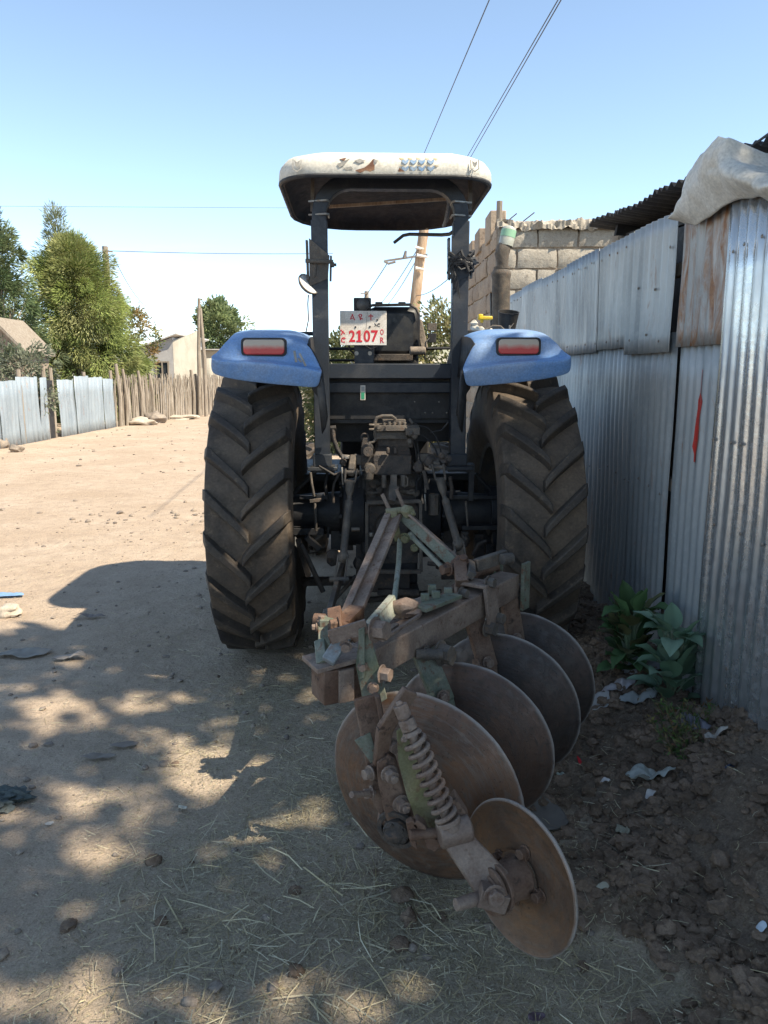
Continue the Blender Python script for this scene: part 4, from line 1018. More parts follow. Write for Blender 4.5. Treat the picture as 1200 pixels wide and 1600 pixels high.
for side in (-1, 1):
    wh = empty('front_wheel'); wh.parent = tr; wh.location = (side*.60, 2.35, .50)
    t_ = tyre(.50, .27, .27, 17, .03, 1).build('tyre', [M['tyre'], M['lug']], wh, smooth=34); rimb(.27, .27, side).build('rim', M['rim'], wh)
# axle, housings
for s in (-1, 1):
    mb = MB(); mb.cyl((s*.62,0,.795), (s*.26,0,.795), .10, .125)
    mb.lathe([(s*.30,.13),(s*.28,.19),(s*.22,.20),(s*.16,.22),(s*.15,.01)], (0,0,.795), (1,0,0), 24); mb.cyl((s*.64,0,.795), (s*.58,0,.795), .15)
    ho = TB(mb, 'axle_housing', M['black'], bevel=.004); mb = MB()
    for k in range(8):
        a = k*math.pi/4; mb.bolt((s*.29, .165*math.sin(a), .795+.165*math.cos(a)), (s,0,0), .014)
    mb.build_each('bolt', M['black'], ho)
mb = MB(); mb.box((0, .35, .80), (.36, 1.0, .46)); mb.box((0,1.3,.78),(.34,1.3,.5)); mb.box((0,-.02,.62),(.30,.30,.46))
mb.cyl((-.6,2.35,.5),(.6,2.35,.5),.06)
mb.box((0,.88,1.0),(.62,.03,1.1)); TB(mb, 'gearbox', M['black'], bevel=.02)
mb = MB(); 
rows = []
for k in range(9):
    y = .95+1.75*k/8; zt = 1.52-.12*(k/8)**2; hwid = .30-.05*(k/8); row = []
    for j in range(17):
        a = math.pi*j/16; row.append(V((hwid*math.copysign(abs(math.cos(a))**.45, math.cos(a)), y, .95+(zt-.95)*math.sin(a)**.45)))
    rows.append(row)
mb.grid(rows); mb.add([p for p in rows[-1]], [tuple(range(17))]); mb.add([p for p in rows[0]], [tuple(range(17))[::-1]])
TB(mb, 'bonnet', M['blue'], smooth=50)

for sx__ in (-1, 1):
    mb = MB(); mb.box((sx__*.44, .95, .93), (.36, .9, .05)); mb.box((sx__*.44, 1.0, .70), (.30, .62, .38)); mb.box((sx__*.52, 1.35, .45), (.22, .3, .03)); mb.bar((sx__*.6,1.35,.45),(sx__*.6,1.35,.9),.03,.03,up=(0,1,0)); TB(mb, 'shade_platform', M['black'], bevel=.01)  # unseen platforms, added to shade the ground seen under the axle
# platform and body panels behind the seat
y0 = .0
def rect(mb, x0, y0p, x1, y1p, yl, th, m=None):
    a, b = TP(x0, y0p, yl), TP(x1, y1p, yl); mb.box(((a.x+b.x)/2, yl+th/2, (a.z+b.z)/2), (b.x-a.x, th, a.z-b.z), m=m)
mb = MB(); rect(mb, 505, 568, 716, 592, -.10, .08); TB(mb, 'crossbar', M['frame'], bevel=.006)
mb = MB(); rect(mb, 513, 597, 707, 614, -.06, .05); TB(mb, 'crossbar', M['frame'], bevel=.005)
mb = MB(); rect(mb, 508, 590, 712, 655, -.01, .04); mb.box((0,.40,1.33),(.84,.8,.03)); rect(mb, 500, 655, 715, 690, .16, .04)
TB(mb, 'body_panel', M['black'], bevel=.003)
mb = MB(); rect(mb, 645, 622, 690, 634, -.016, .005); TB(mb, 'data_plate', M['black'])
mb = MB(); rect(mb, 658, 641, 700, 653, -.018, .005); TB(mb, 'data_plate', M['black'])
mb = MB()
for (px, py) in ((648,628),(686,628),(676,645),(698,645),(664,645)):
    mb.cut(); p = TP(px, py, -.018); mb.lathe([(0,.005),(.004,.004),(.005,.0005)], p, (0,-1,0), 8)
mb.build_each('rivet', M['steel'], tr)
mb = MB(); mb.mi = 0; rect(mb, 563, 602, 571, 625, -.064, .003); rect(mb, 564.3, 613, 569.7, 623.5, -.0655, .001, m=1); rect(mb, 564.5,604,569.5,611,-.0655,.001,m=2)
gl = glassy('sticker_green', (.03,.25,.13), .4); gl2 = glassy('sticker_grey', (.3,.32,.32), .4)
TB(mb, 'sticker', [M['white'], gl, gl2], smooth=0)

# fenders (one design mirrored)
def fender(side):
    def P_(px, py, y):
        p = TP(px, py, y); return V((p.x, p.y, p.z))
    # pixel outlines read off the left fender; mirrored about the tractor's middle
    cxl = TP(609, 560, -.62).x
    rows = []
    lip  = [(331,583),(340,587),(360,592),(385,596),(430,601),(470,604),(496,607)]
    lip2 = [(329,571),(338,577),(360,583),(385,587),(430,592),(470,595),(501,598)]
    bul  = [(330,560),(342,566),(362,566),(385,567),(430,571),(470,575),(504,583)]
    crs  = [(341,549),(350,551),(363,555),(385,557),(430,559),(466,562),(499,568)]
    shd  = [(348,539),(356,538),(368,540),(385,541),(430,541),(462,543),(491,551)]
    top  = [(358,530),(366,528),(377,526),(390,525.5),(430,525),(456,527),(481,538)]
    def row(pts, y, dy=0, dz=0):
        out = []
        for (px, py) in pts:
            p = P_(px, py, y); out.append(V((p.x, p.y+dy, p.z+dz)))
        return out
    rows.append(row(lip, -.70)); rows.append(row(lip2, -.712)); rows.append(row(bul, -.730)); rows.append(row([(x, y-2.5) for x, y in bul], -.722)); rows.append(row([(x, y-4) for x, y in bul], -.668)); rows.append(row(crs, -.648)); rows.append(row(shd, -.632)); t = row(top, -.60); rows.append(t)
    # arch over the wheel, then down to the foot board
    for (y, dz) in ((-.45,.035),(-.2,.055),(.1,.05),(.35,.01),(.5,-.05)):
        rows.append([V((p.x, y, p.z+dz-.0*abs(i-3))) for i, p in enumerate(t)])
    if side > 0:
        rows = [[V((-p.x-.050, p.y, p.z+.004)) for p in r_] for r_ in rows]
        rows = [r_[::-1] for r_ in rows]
    mb = MB(); mb.grid(rows); return mb, rows
for side in (-1, 1):
    mb, rows = fender(side); f = TB(mb, 'fender', M['blue'], smooth=180, sub=2, solid=.008)
    # inner vertical side of the fender
    mb = MB(); inn = [r_[-1 if side < 0 else 0] for r_ in rows]
    mb.grid([inn, [V((p.x-side*.02, p.y, p.z-.22 if k < 11 else p.z-.1)) for k, p in enumerate(inn)]]); mb.build('inner_panel', M['black'], f, smooth=60, solid=.006)
    # tail lamp
    def mir(p): return p if side < 0 else V((-p.x-.050, p.y, p.z+.004))
    def rr_panel(x0, y0p, x1, y1p, yl, rad, th):
        a, b = TP(x0, y0p, yl), TP(x1, y1p, yl); w_, h_ = b.x-a.x, a.z-b.z; c = V(((a.x+b.x)/2, yl, (a.z+b.z)/2)); poly = []
        for (sx_, sz_, a0) in ((1,1,0),(-1,1,90),(-1,-1,180),(1,-1,270)):
            for q in range(6):
                an = R(a0+q*18); poly.append(mir(c+V((sx_*(w_/2-rad)+rad*math.cos(an), 0, sz_*(h_/2-rad)+rad*math.sin(an)))))
        mb = MB(); mb.prism(poly, (0, th, 0)); return mb
    tl = rr_panel(376, 527.5, 448, 557, -.655, .022, .05).build('tail_lamp', M['black'], f, bevel=.003)
    rr_panel(379.5, 530.5, 444.5, 554, -.663, .018, .03).build('lens', M['lens'], tl, bevel=.004)
    # recess at the flared tip
    mb = MB(); p = mir(TP(339, 567, -.713)); mb.lathe([(0,.014),(.004,.015),(.006,.010),(-.02,.001)], p, (0,-1,0), 12)
    mb.build('tip_hole', M['black'], f)
    mb = MB()
    for px in (458, 462, 466, 470, 474, 479):
        a = mir(TP(px, 548+(px-458)*.5, -.682)); b = mir(TP(px+1, 582+(px-458)*.3, -.722)); mb.bar(a, b, .004, .003, m=0)
    if side < 0:
        mb = MB(); 
        for (q0, q1, w_) in (((460,548),(463,566),.012),((468,552),(478,572),.010),((461,572),(480,576),.014),((466,560),(471,566),.010),((481,576),(486,586),.006)):
            a = TP(q0[0], q0[1], -.69); b = TP(q1[0], q1[1], -.712); mb.bar(a+V((0,-.004,0)), b+V((0,-.006,0)), .003, w_, up=(1,0,0))
        mb.build('worn_sticker', M['fab_grey'], f, bevel=.001)

# roll frame
xl, xr_ = TP(501, 500, -.1).x, TP(717.5, 500, -.1).x
zb, zc_ = TP(500, 716, -.1).z, TP(600, 286, -.1).z
hs = .5**.5
rf = MB()
sq = lambda pts, w_: rf.tube(pts, w_*hs, 4, phase=math.pi/4)
for x in (xl, xr_):
    rf.bar((x, -.1, zb), (x, -.1, TP(500, 345, -.1).z), .088, .075, up=(0,1,0))
rad = .17; x0, x1 = xl+.0, xr_-.0; zt = zc_
pts = [V((x0, -.1, 1.9)), V((x0, -.1, zt-rad))]+[V((x0+rad-rad*math.cos(a), -.1, zt-rad+rad*math.sin(a))) for a in [R(q) for q in (15,30,45,60,75)]]+[V((x0+rad, -.1, zt)), V((x1-rad, -.1, zt))]+[V((x1-rad+rad*math.sin(a), -.1, zt-rad+rad*math.cos(a))) for a in [R(q) for q in (15,30,45,60,75)]]+[V((x1, -.1, zt-rad)), V((x1, -.1, 1.9))]
sq(pts, .074)
for x in (xl, xr_):
    for (py, w_) in ((712, .105),):
        p = TP(500, 719, -.1); rf.box((x, -.1, p.z), (.105, .10, .075)); rf.box((x-.0, -.08, p.z-.045), (.17, .16, .022))
rfo = TB(rf, 'roll_frame', M['frame'], bevel=.004)
mb = MB()
for x, s in ((xl, 1), (xr_, -1)):
    for py in (316, 337):
        z = TP(500, py, -.1).z
        mb.cut(); mb.tube([(x-.055*s, -.12, z), (x+.042*s, -.152, z), (x+.052*s, -.14, z), (x+.052*s, -.05, z)], .0055, 6)
    for dz in (0, .055):
        pass
mb.build_each('u_bolt', M['steel'], rfo)
for x, s, py in ((xl, -1, 410), (xr_, 1, 405)):
    mb = MB(); z = TP(500, py, -.1).z
    mb.prism([(x-s*.0-.055, -.145, z+.12), (x-.055, -.145, z-.13), (x+.045, -.145, z-.09), (x+.055, -.145, z+.03)], (0,.006,0))
    mb.tube([(x-.075, -.16, z), (x+.075, -.16, z-.005)], .011, 8); mb.bolt((x+.06,-.16,z-.02), (1,0,0), .014, .02, .012)
    mb.bar((x-.068, -.12, z+.11), (x-.064, -.12, z-.10), .012, .05); mb.bar((x+.062, -.12, z+.03), (x+.058, -.12, z-.10), .010, .05)
    mb.build('hinge_bracket', M['frame'] if s > 0 else M['greasylight'], rfo)
# rag and cords tied on the right post
mb = MB(); z = TP(717, 410, -.1).z
for k in range(16):
    a = rnd.uniform(0, 6.28); pts = [V((xr_+.062*math.cos(a+q*.7)*1.1, -.1+.07*math.sin(a+q*.7)-.03, z+rnd.uniform(-.03,.05)-q*.006*rnd.uniform(-1,3))) for q in range(7)]
    mb.tube(pts, rnd.uniform(.004, .009), 5)
for k in range(5):
    a = V((xr_-.06+.01*k, -.165, z)); mb.tube([a, a+V((-.01,-.01,-.06)), a+V((.015,0,-.12-.02*k))], .003, 5)
mb.build('tied_cord', M['black'], rfo)

# canopy
def loop(x_h, ya, yb, ra, rb_, z, n=7, tilt=0.0):
    """rounded rectangle; ya rear edge (radius ra), yb front edge (radius rb_)"""
    out = []
    for (cx, cy, rd, a0) in ((x_h-rb_, yb-rb_, rb_, 0), (-x_h+rb_, yb-rb_, rb_, 90), (-x_h+ra, ya+ra, ra, 180), (x_h-ra, ya+ra, ra, 270)):
        for q in range(n):
            a = R(a0+90*q/(n-1)); x, y = cx+rd*math.cos(a), cy+rd*math.sin(a)
            out.append(V((x, y, z+tilt*(y-ya))))
    return out
CXo = TP(605, 260, -.36).x
ya = -.36; zrim = TP(600, 271, ya).z; ztop = TP(600, 247, ya).z; ybf = 1.02
fz_ = TP(600, 356, ybf).z; tl_ = (fz_-zrim)/(ybf-ya)
XH = (TP(771, 280, ya+.2).x-TP(438, 280, ya+.2).x)/2
def SH(l): return [p+V((CXo, 0, 0)) for p in l]
cvr = MB()
rws = [loop(XH-.03, ya+.03, ybf-.03, .20, .40, zrim-.004, tilt=tl_), loop(XH-.004, ya+.006, ybf-.006, .22, .42, zrim-.006, tilt=tl_), loop(XH, ya, ybf, .22, .42, zrim+.012, tilt=tl_), loop(XH-.003, ya, ybf, .22, .42, zrim+.045, tilt=tl_*.9),
       loop(XH-.012, ya+.004, ybf-.01, .22, .42, ztop-.008, tilt=tl_*.8), loop(XH-.035, ya+.025, ybf-.03, .21, .40, ztop+.022, tilt=tl_*.72), loop(XH-.10, ya+.09, ybf-.10, .18, .35, ztop+.048, tilt=tl_*.65), loop(XH-.28, ya+.3, ybf-.35, .10, .20, ztop+.07, tilt=tl_*.5)]
for rw in rws[2:]:
    for p in rw: p += V((0,0,1))*(.006*noise.noise(p*7)) + V((0, -1, 0))*(.003*noise.noise(p*12))
rws = [SH(q) for q in rws]
cvr.grid(rws, m=0, wrap=True); cvr.add(rws[-1], [tuple(range(len(rws[-1])))], m=0)
# printed shapes on the rear valance, lying on the cloth
def deco(poly, m):
    # poly in photo pixels; laid on the valance face and rounded over its top
    out = []
    for (px, py) in poly:
        p = TP(px, py, ya-.0035)
        if p.z > ztop-.01: p.y += .004+(p.z-(ztop-.01))*.75
        out.append(p)
    n = len(out); cvr.add(out, [tuple(range(n))], m=m)
    cvr.add([p+V((0,.0018,0)) for p in out], [tuple(range(n))[::-1]], m=m)
def chev(cx, cy, s, m):
    deco([(cx-s, cy-s*.8), (cx, cy), (cx+s, cy-s*.8), (cx+s, cy-s*.1), (cx, cy+s*.7), (cx-s, cy-s*.1)], m)
deco([(555,266),(569,262),(577,256),(582,249),(586,247),(585,265),(578,268),(571,266),(563,270)], 2)
deco([(527,256),(541,250),(547,247),(537,258),(530,262)], 3); deco([(530,248),(541,245),(538,251)], 2)
deco([(553,251),(562,247),(571,251),(562,255)], 3); deco([(583,247),(591,251),(586,256)], 3)
for cx in (634, 647, 660, 674): 
    for cy, m in ((252,1),(263,1)): deco([(cx-6,cy-4),(cx,cy-1),(cx+5,cy-5),(cx+4,cy+1),(cx-1,cy+5),(cx-6,cy+1)], m)
for cx in (628, 641, 654, 668, 681):
    deco([(cx-4,244.5),(cx+4,247),(cx+1,250),(cx-3,248)], 4); deco([(cx-4,257),(cx+4,259),(cx+1,261)], 4)
deco([(624,262),(632,268),(622,268)], 2)
for cx in (464, 742):
    deco([(cx-7,249),(cx-7,264),(cx,269),(cx+7,264),(cx+7,249),(cx+5.4,249),(cx+5.4,263),(cx,267),(cx-5.4,263),(cx-5.4,249)], 3)
    deco([(cx-4.5,250),(cx,254),(cx+4.5,250),(cx+3,258),(cx,262),(cx-3,258)], 3)
deco([(536,262),(548,260),(552,264),(541,266)], 3)
cn_ = empty('canopy'); cn_.parent = tr
cvr.build('cover', [M['fabric'], M['fab_blue'], M['fab_brown'], M['fab_grey'], M['fab_tan']], cn_, smooth=60)
mb = MB()
ri = [loop(XH-.008, ya+.01, ybf-.01, .21, .41, zrim-.010, tilt=tl_), loop(XH-.03, ya+.03, ybf-.03, .20, .40, zrim-.014, tilt=tl_), loop(XH-.05, ya+.05, ybf-.05, .19, .38, zrim+.02, tilt=tl_), loop(XH-.12, ya+.10, ybf-.14, .16, .33, zrim+.06, tilt=tl_*.8), loop(XH-.3, ya+.3, ybf-.35, .10, .2, zrim+.075, tilt=tl_*.6)]
ri = [SH(q) for q in ri]; mb.grid(ri[::-1], wrap=True); mb.add(ri[-1], [tuple(range(len(ri[-1])))])
mb.build('lining', M['lining'], cn_, smooth=50)
mb = MB(); mb.tube(ri[0]+[ri[0][0]], .011, 8); mb.build('rim_tube', M['black'], cn_)
mb = MB(); mb.bar(TP(514, 323, .35), TP(700, 311, .30), .018, .016); mb.build('stick', M['woodpole'], cn_)
mb = MB(); mb.tube([TP(508,298,.1), TP(560,300,.4), TP(640,306,.6), TP(700,310,.6)], .006, 6); mb.build('wire', M['greasylight'], cn_)
mb = MB(); mb.tube([TP(511,322,-.02), TP(517,303,-.02), TP(528,290,-.02), TP(545,281,-.02), TP(665,279,-.02), TP(683,284,-.02), TP(697,298,-.02), TP(702,318,.1), TP(697,345,.4), TP(694,352,.6)], .013, 8); mb.build('inner_hoop', M['frame'], cn_)
mb = MB(); mb.bar(TP(634,297,.5), TP(648,300,.5), .005, .035); mb.bar(TP(647,301,.5), TP(652,303,.5), .005, .02); mb.build('green_label', glassy('green_tape', (.02,.30,.16), .4), cn_)
mb = MB()
for (px, py, w_) in ((516,350,8),(666,352,6),(678,353,7),(688,351,6),(668,354,5)):
    mb.cut(); p = TP(px, py, ybf-.06); mb.box(p, (w_/220, .012, .03))
mb.build_each('frayed_edge', [M['fab_tan']], cn_)
for px, s in ((489, -1), (735, 1)):
    mb = MB(); a = TP(px, 272, -.08); b = TP(px-1, 330, -.08); mb.bar(a, b, .02, .03); mb.build('bracket', M['steel'] if 0 else M['greasylight'], cn_)

# handle rod under the canopy, right
mb = MB(); mb.tube([TP(616,379,.55), TP(630,368,.5), TP(640,366,.45), TP(690,367,.1), TP(702,366,-.02), TP(708,362,-.08)], .010, 8); TB(mb, 'grab_rod', M['black'])

# mirror with cable
mi = empty('mirror'); mi.parent = tr; p = TP(482, 444, -.14); ax = V((.62, -.55, .55)).normalized()
mb = MB(); mb.lathe([(-.030,.001),(-.028,.03),(-.016,.055),(-.003,.066),(.004,.066),(.004,.060)], p, ax, 28); mb.build('housing', M['greasylight'], mi)
mb = MB(); mb.lathe([(.002,.061),(.003,.001)], p, ax, 28); mb.build('glass', glassy('mirror_glass', (.55,.55,.53), .25), mi)
mb = MB(); mb.tube([p-ax*.02, TP(492,430,-.14), TP(494,405,-.14)], .010, 8); mb.build('bracket', M['greasylight'], mi)
mb = MB(); mb.tube([p+V((.0,-.02,-.06)), TP(481,475,-.2), TP(482,500,-.3), TP(478,520,-.4)], .0035, 5); mb.build('cable', M['black'], mi)

# seat, plate, lamp
se = empty('seat'); se.parent = tr
mb = MB(); rows = []
a, b = TP(590, 476, .42), TP(652, 562, .42); cx = (TP(578,500,.42).x+TP(654,500,.42).x)/2; W2 = (TP(654,500,.42).x-TP(572,500,.42).x)/2
zt_, zb_ = a.z, b.z
mb.box((cx, .47, (zt_+zb_)/2), (W2*2, .13, zt_-zb_-.02)); mb.build('backrest', M['vinyl'], se, bevel=.045)
mb = MB(); mb.box((cx, .75, zb_-.02), (W2*2, .5, .12)); mb.build('cushion', M['vinyl'], se, bevel=.03)
mb = MB(); mb.tube([TP(575,480,.39), TP(582,477,.39), TP(640,476,.39), TP(650,482,.39), TP(655,492,.39)], .009, 8); mb.box(TP(592,473.5,.40), (.045,.03,.012)); mb.box(TP(628,473.5,.40), (.045,.03,.012)); mb.build('top_trim', M['greasylight'], se, bevel=.002)
mb = MB(); rect(mb, 583, 553, 645, 564, .36, .05); mb.build('base', M['greasy'], se, bevel=.004)
mb = MB(); rect(mb, 553, 484, 584, 568, -.02, .02); mb.bar(TP(583,540,.0), TP(583,562,.0), .012, .02)
TB(mb, 'plate_bracket', M['frame'], bevel=.002)
mb = MB()
for (px, py) in ((557,552),(578,552)): mb.bolt(TP(px, py, -.022), (0,-1,0), .009, .005)
mb.build_each('bolt', M['steel'], tr)
mb = MB(); mb.tube([TP(545,540,-.03), TP(548,548,-.02), TP(556,555,-.01)], .006, 6); mb.tube([TP(570,540,-.06), TP(580,546,-.06), TP(590,541,-.06)], .003, 5); TB(mb, 'wire', M['black'])
wl = empty('work_lamp'); wl.parent = tr
mb = MB(); rect(mb, 552.5, 465, 580, 485, -.03, .06); mb.build('housing', M['black'], wl, bevel=.006)
mb = MB(); p = TP(567, 476, -.032); mb.lathe([(0,.036),(.012,.035),(.020,.025),(.023,.001)], p, (0,-1,0), 24); mb.build('lens', grime('dusty_dark_lens', (.05,.05,.05), (.1,.09,.08), rough=.4), wl)
# number plate
np_ = empty('number_plate'); np_.parent = tr
pa, pb_ = TP(531, 485.5, -.06), TP(604, 539.5, -.06); PC = V(((pa.x+pb_.x)/2, -.06, (pa.z+pb_.z)/2)); PWd, PHt = pb_.x-pa.x, pa.z-pb_.z
mb = MB(); mb.box(PC, (PWd, .004, PHt)); mb.build('plate', M['white'], np_, bevel=.0015)
fd = bpy.context.evaluated_depsgraph_get
def text_mesh(body, h, cx, cz, y, name, mat, parent, wscale=1.0, bold=.0, boxh=None, thick=.0006, flip=None):
    cu = bpy.data.curves.new('tmp', 'FONT'); cu.body = body; cu.size = 1; cu.align_x = 'CENTER'; cu.align_y = 'CENTER'; cu.offset = bold; cu.extrude = .0
    ob = bpy.data.objects.new('tmp', cu); COL.objects.link(ob); bpy.context.view_layer.update()
    me = ob.evaluated_get(fd()).to_mesh(); vs = [v.co.copy() for v in me.vertices]; fs = [tuple(p.vertices) for p in me.polygons]; ob.to_mesh_clear()
    bpy.data.objects.remove(ob); bpy.data.curves.remove(cu)
    if not vs: return None
    x0_, x1_ = min(v.x for v in vs), max(v.x for v in vs); y0_, y1_ = min(v.y for v in vs), max(v.y for v in vs)
    k = h/(y1_-y0_); mb = MB()
    if isinstance(wscale, float) and wscale < 0: kx = -wscale/(x1_-x0_)
    else: kx = k*wscale
    mb.add([V((cx+(v.x-(x0_+x1_)/2)*kx, y, cz+(v.y-(y0_+y1_)/2)*k)) for v in vs], fs)
    return mb.build(name, mat, parent, smooth=0, solid=thick)
def pl(px, py): return TP(px, py, -.0625)
def ptext(body, x0_, y0_, x1_, y1_, mat, bold=.0):
    a, b = pl(x0_, y0_), pl(x1_, y1_)
    text_mesh(body, a.z-b.z, (a.x+b.x)/2, (a.z+b.z)/2, -.0628, 'plate_text', mat, np_, wscale=-(b.x-a.x), bold=bold)
ptext('2', 545, 516, 555, 534.5, M['redpaint'], .03); mb = MB(); mb.prism([TP(x, y, -.0628) for x, y in ((559.5,534.5),(559.5,520.5),(557,522.5),(557,519),(560,516),(563.5,516),(563.5,534.5))], (0,-.0006,0)); mb.prism([TP(x, y, -.0635) for x, y in ((557,534.5),(566,534.5),(566,531.8),(557,531.8))], (0,-.0004,0)); mb.build('plate_text', M['redpaint'], np_, smooth=0); ptext('0', 568, 516, 578.5, 534.5, M['redpaint'], .03); ptext('7', 580, 516, 591, 534.5, M['redpaint'], .03)
ptext('O', 594, 514.5, 599.5, 523, M['redpaint'], .02); ptext('R', 594, 527, 600, 536, M['redpaint'], .02)
ptext('ኦ', 532, 515, 539.5, 523.5, M['redpaint'], .02); ptext('ሮ', 533, 527, 540, 536, M['redpaint'], .02)
ptext('ል', 547, 490.5, 555, 500.5, M['redpaint'], .02); ptext('ዩ', 560, 490.5, 567, 500.5, M['redpaint'], .02); ptext('ተ', 575.5, 490.5, 583.5, 500.5, M['redpaint'], .02)
darkp = glassy('dark_print', (.04,.035,.035), .6)
ptext('ኦሮ', 585, 505, 594, 511, darkp, .02)
mb = MB()
for (px, py) in ((555.5,511),(578,510.5),(589.5,500)): mb.cut(); mb.lathe([(0,.0055),(.003,.005),(.004,.0005)], TP(px,py,-.0625), (0,-1,0), 8)
mb.build_each('plate_bolt', M['black'], np_)
mb = MB(); a, b = pl(574, 488), pl(572, 513); mb.bar(a, b, .0006, .0015, up=(1,0,0)); a, b = pl(572,513), pl(562,527); mb.bar(a, b, .0006, .0013, up=(1,0,0)); mb.build('plate_crack', darkp, np_)

# steering column, side parts
mb = MB(); mb.bar(TP(647,507,.5), TP(656,530,.5), .05, .04); mb.cut(); mb.bar(TP(653,500,.5), TP(663,545,.5), .045, .06); mb.cut(); mb.tube([TP(640,548,.3), TP(665,548,.3)], .025, 12); mb.build_each('control_console', M['stone'], tr, bevel=.006)
mb = MB(); mb.box(TP(675,511,.35), (.055,.05,.045), m=1); mb.box(TP(675,528,.35), (.05,.05,.055)); mb.tube([TP(664,562,.3), TP(665,535,.3), TP(671,528,.32)], .005, 6); TB(mb, 'side_lamp', [M['black'], M['greasylight']], bevel=.006)
mb = MB(); mb.tube([TP(513,545,.5), TP(560,545,.5)], .009, 8); mb.cut(); mb.tube([TP(660,545,.5), TP(708,544,.5)], .009, 8); mb.cut(); mb.tube([TP(513,563,.5), TP(555,563,.5)], .008, 8); mb.build_each('rail', M['black'], tr)

# right platform with exhaust and things
mb = MB(); rect(mb, 731, 516, 800, 529, -.02, .05); TB(mb, 'side_bar', M['black'], bevel=.004)
mb = MB(); rect(mb, 415, 518, 492, 524, -.02, .05); TB(mb, 'side_bar', M['black'], bevel=.004)
ex = empty('air_stack'); ex.parent = tr; ye = 1.1
def E(px, py, y=ye): return TP(px, py, y)
mb = MB(); c1, c2 = E(782, 520), E(783, 430); sc_ = (E(800,480)-E(770,480)).length/30
mb.lathe([(0,.064),((c2-c1).length-.03,.064),((c2-c1).length,.070),((c2-c1).length+.015,.070),((c2-c1).length+.06,.040)], c1, c2-c1, 24); mb.build('canister', M['greasylight'], ex)
mb = MB(); mb.tube([E(785,420), E(785,410), E(784,398), E(787,388), E(791,378)], [.042,.042,.050,.050,.042], 16); mb.tube([E(784,421),E(784,417)], .058, 20); mb.build('neck', M['greasylight'], ex)
mb = MB(); q0, q1 = E(790,384), E(797,353); L = (q1-q0).length; mb.lathe([(0,.050),(L*.4,.052),(L*.45,.049),(L*.8,.051),(L*.92,.042),(L,.012)], q0, q1-q0, 20)
mb.build('bottle_cap', glassy('dirty_clear_plastic', (.55,.56,.48), .3, .25), ex)
mb = MB(); a_ = q0.lerp(q1, .42); b_ = q0.lerp(q1, .78); mb.tube([a_, b_], .0530, 20); mb.build('bottle_label', glassy('pale_green_label', (.30,.52,.34), .5), ex)
mb = MB(); mb.bar(E(770,530,1.2), E(769,458,1.2), .03, .03); mb.build('bar', M['black'], ex)
bk = MB(); q0, q1 = TP(791,522,.5), TP(793,487,.5); L = (q1-q0).length; bk.lathe([(0,.001),(0,.050),(L,.066),(L+.002,.069),(L+.002,.063),(L-.01,.061),(.01,.045),(.01,.001)], q0, q1-q0+V((0,-.04,0)), 24)
o_ = bk.build('bucket', M['black'], None); o_.matrix_world = TM; tag(o_, 'small black bucket standing behind the right mudguard', 'bucket')
mb = MB(); q0 = TP(758,497,.3); mb.box(q0, (.085,.05,.022)); mb.box(q0+V((-.03,0,.008)), (.03,.045,.03)); mb.box(q0+V((-.02,0,-.018)), (.02,.02,.02)); o_ = mb.build('yellow_tool', M['yellow'], None, bevel=.006); o_.matrix_world = TM; tag(o_, 'yellow plastic tool head lying behind the right mudguard', 'tool')
mb = MB()
for (px, py, s) in ((741,505,.022),(744,513,.026),(752,514,.02),(764,515,.018),(733+6,512,.018)): mb.blob(TP(px,py,.3), (s,s,s*.8), .4, 2, px, 2)
mb.build('rag', M['sack'], None).matrix_world = TM
for o_ in bpy.data.objects:
    if o_.name.startswith('rag') and 'label' not in o_: tag(o_, 'pale crumpled rags stuffed beside the yellow tool', 'rag')
mb = MB(); mb.tube([TP(757,528,.2), TP(760,516,.2), TP(770,509,.2), TP(782,510,.2), TP(791,518,.2), TP(794,530,.2)], .006, 8); TB(mb, 'hose', M['greasylight'])
mb = MB(); mb.tube([TP(797,520,.2), TP(796,508,.2)], .005, 6); mb.tube([TP(797,512,.2), TP(803,505,.2)], .003, 5); TB(mb, 'small_lever', M['steel'])

# ---------------- rear hydraulics and linkage
mb = MB()
rect(mb, 583, 711, 643, 742, -.30, .2); 
mb.prism([TP(583,713,-.29), TP(643,713,-.29), TP(637,690,-.22), TP(592,690,-.22)], (0,.2,0))
rect(mb, 590, 676, 646, 700, -.24, .2); rect(mb, 572, 735, 650, 790, -.20, .2)
mb.box(TP(606,704,-.315), (.018,.03,.035)); mb.box(TP(618,704,-.315), (.018,.03,.035))
mb.prism([TP(590,742,-.31), TP(637,742,-.31), TP(631,748,-.27), TP(596,748,-.27)], (0,.1,0))
TB(mb, 'lift_housing', M['greasy'], bevel=.006)
mb = MB(); rect(mb, 588, 665, 655, 674, -.30, .2); rect(mb, 602, 667, 640, 673.5, -.315, .05); rect(mb, 588, 675, 636, 686, -.28, .15); rect(mb, 634, 668, 656, 680, -.33, .05)
for k in range(5): p = TP(600+k*8, 662-k % 2, -.25); mb.tube([p+V((0,0,-.02)), p+V((0,0,.008))], .011, 8)
rect(mb, 598, 656, 634, 661, -.24, .08)
for (px, py) in ((585,664),(585,671)): a = TP(px, py, -.28); mb.tube([a, a+V((-.03,0,0))], .007, 8)
for (px, py) in ((641,677),(648,682),(592,668),(640,690)): mb.bolt(TP(px,py,-.335), (0,-1,0), .012, .014)
TB(mb, 'valve_block', M['greasylight'], bevel=.004)
mb = MB(); mb.tube([TP(588,688,-.25), TP(586,680,-.27), TP(586,660,-.27), TP(589,653,-.27), TP(597,650,-.27), TP(612,650,-.26), TP(618,655,-.25)], .0095, 8)
mb.cut(); mb.tube([TP(589,683,-.27), TP(584,690,-.27), TP(577,692,-.27)], .008, 8)
mb.cut(); mb.tube([TP(640,655,-.2), TP(645,662,-.22)], .008, 8)
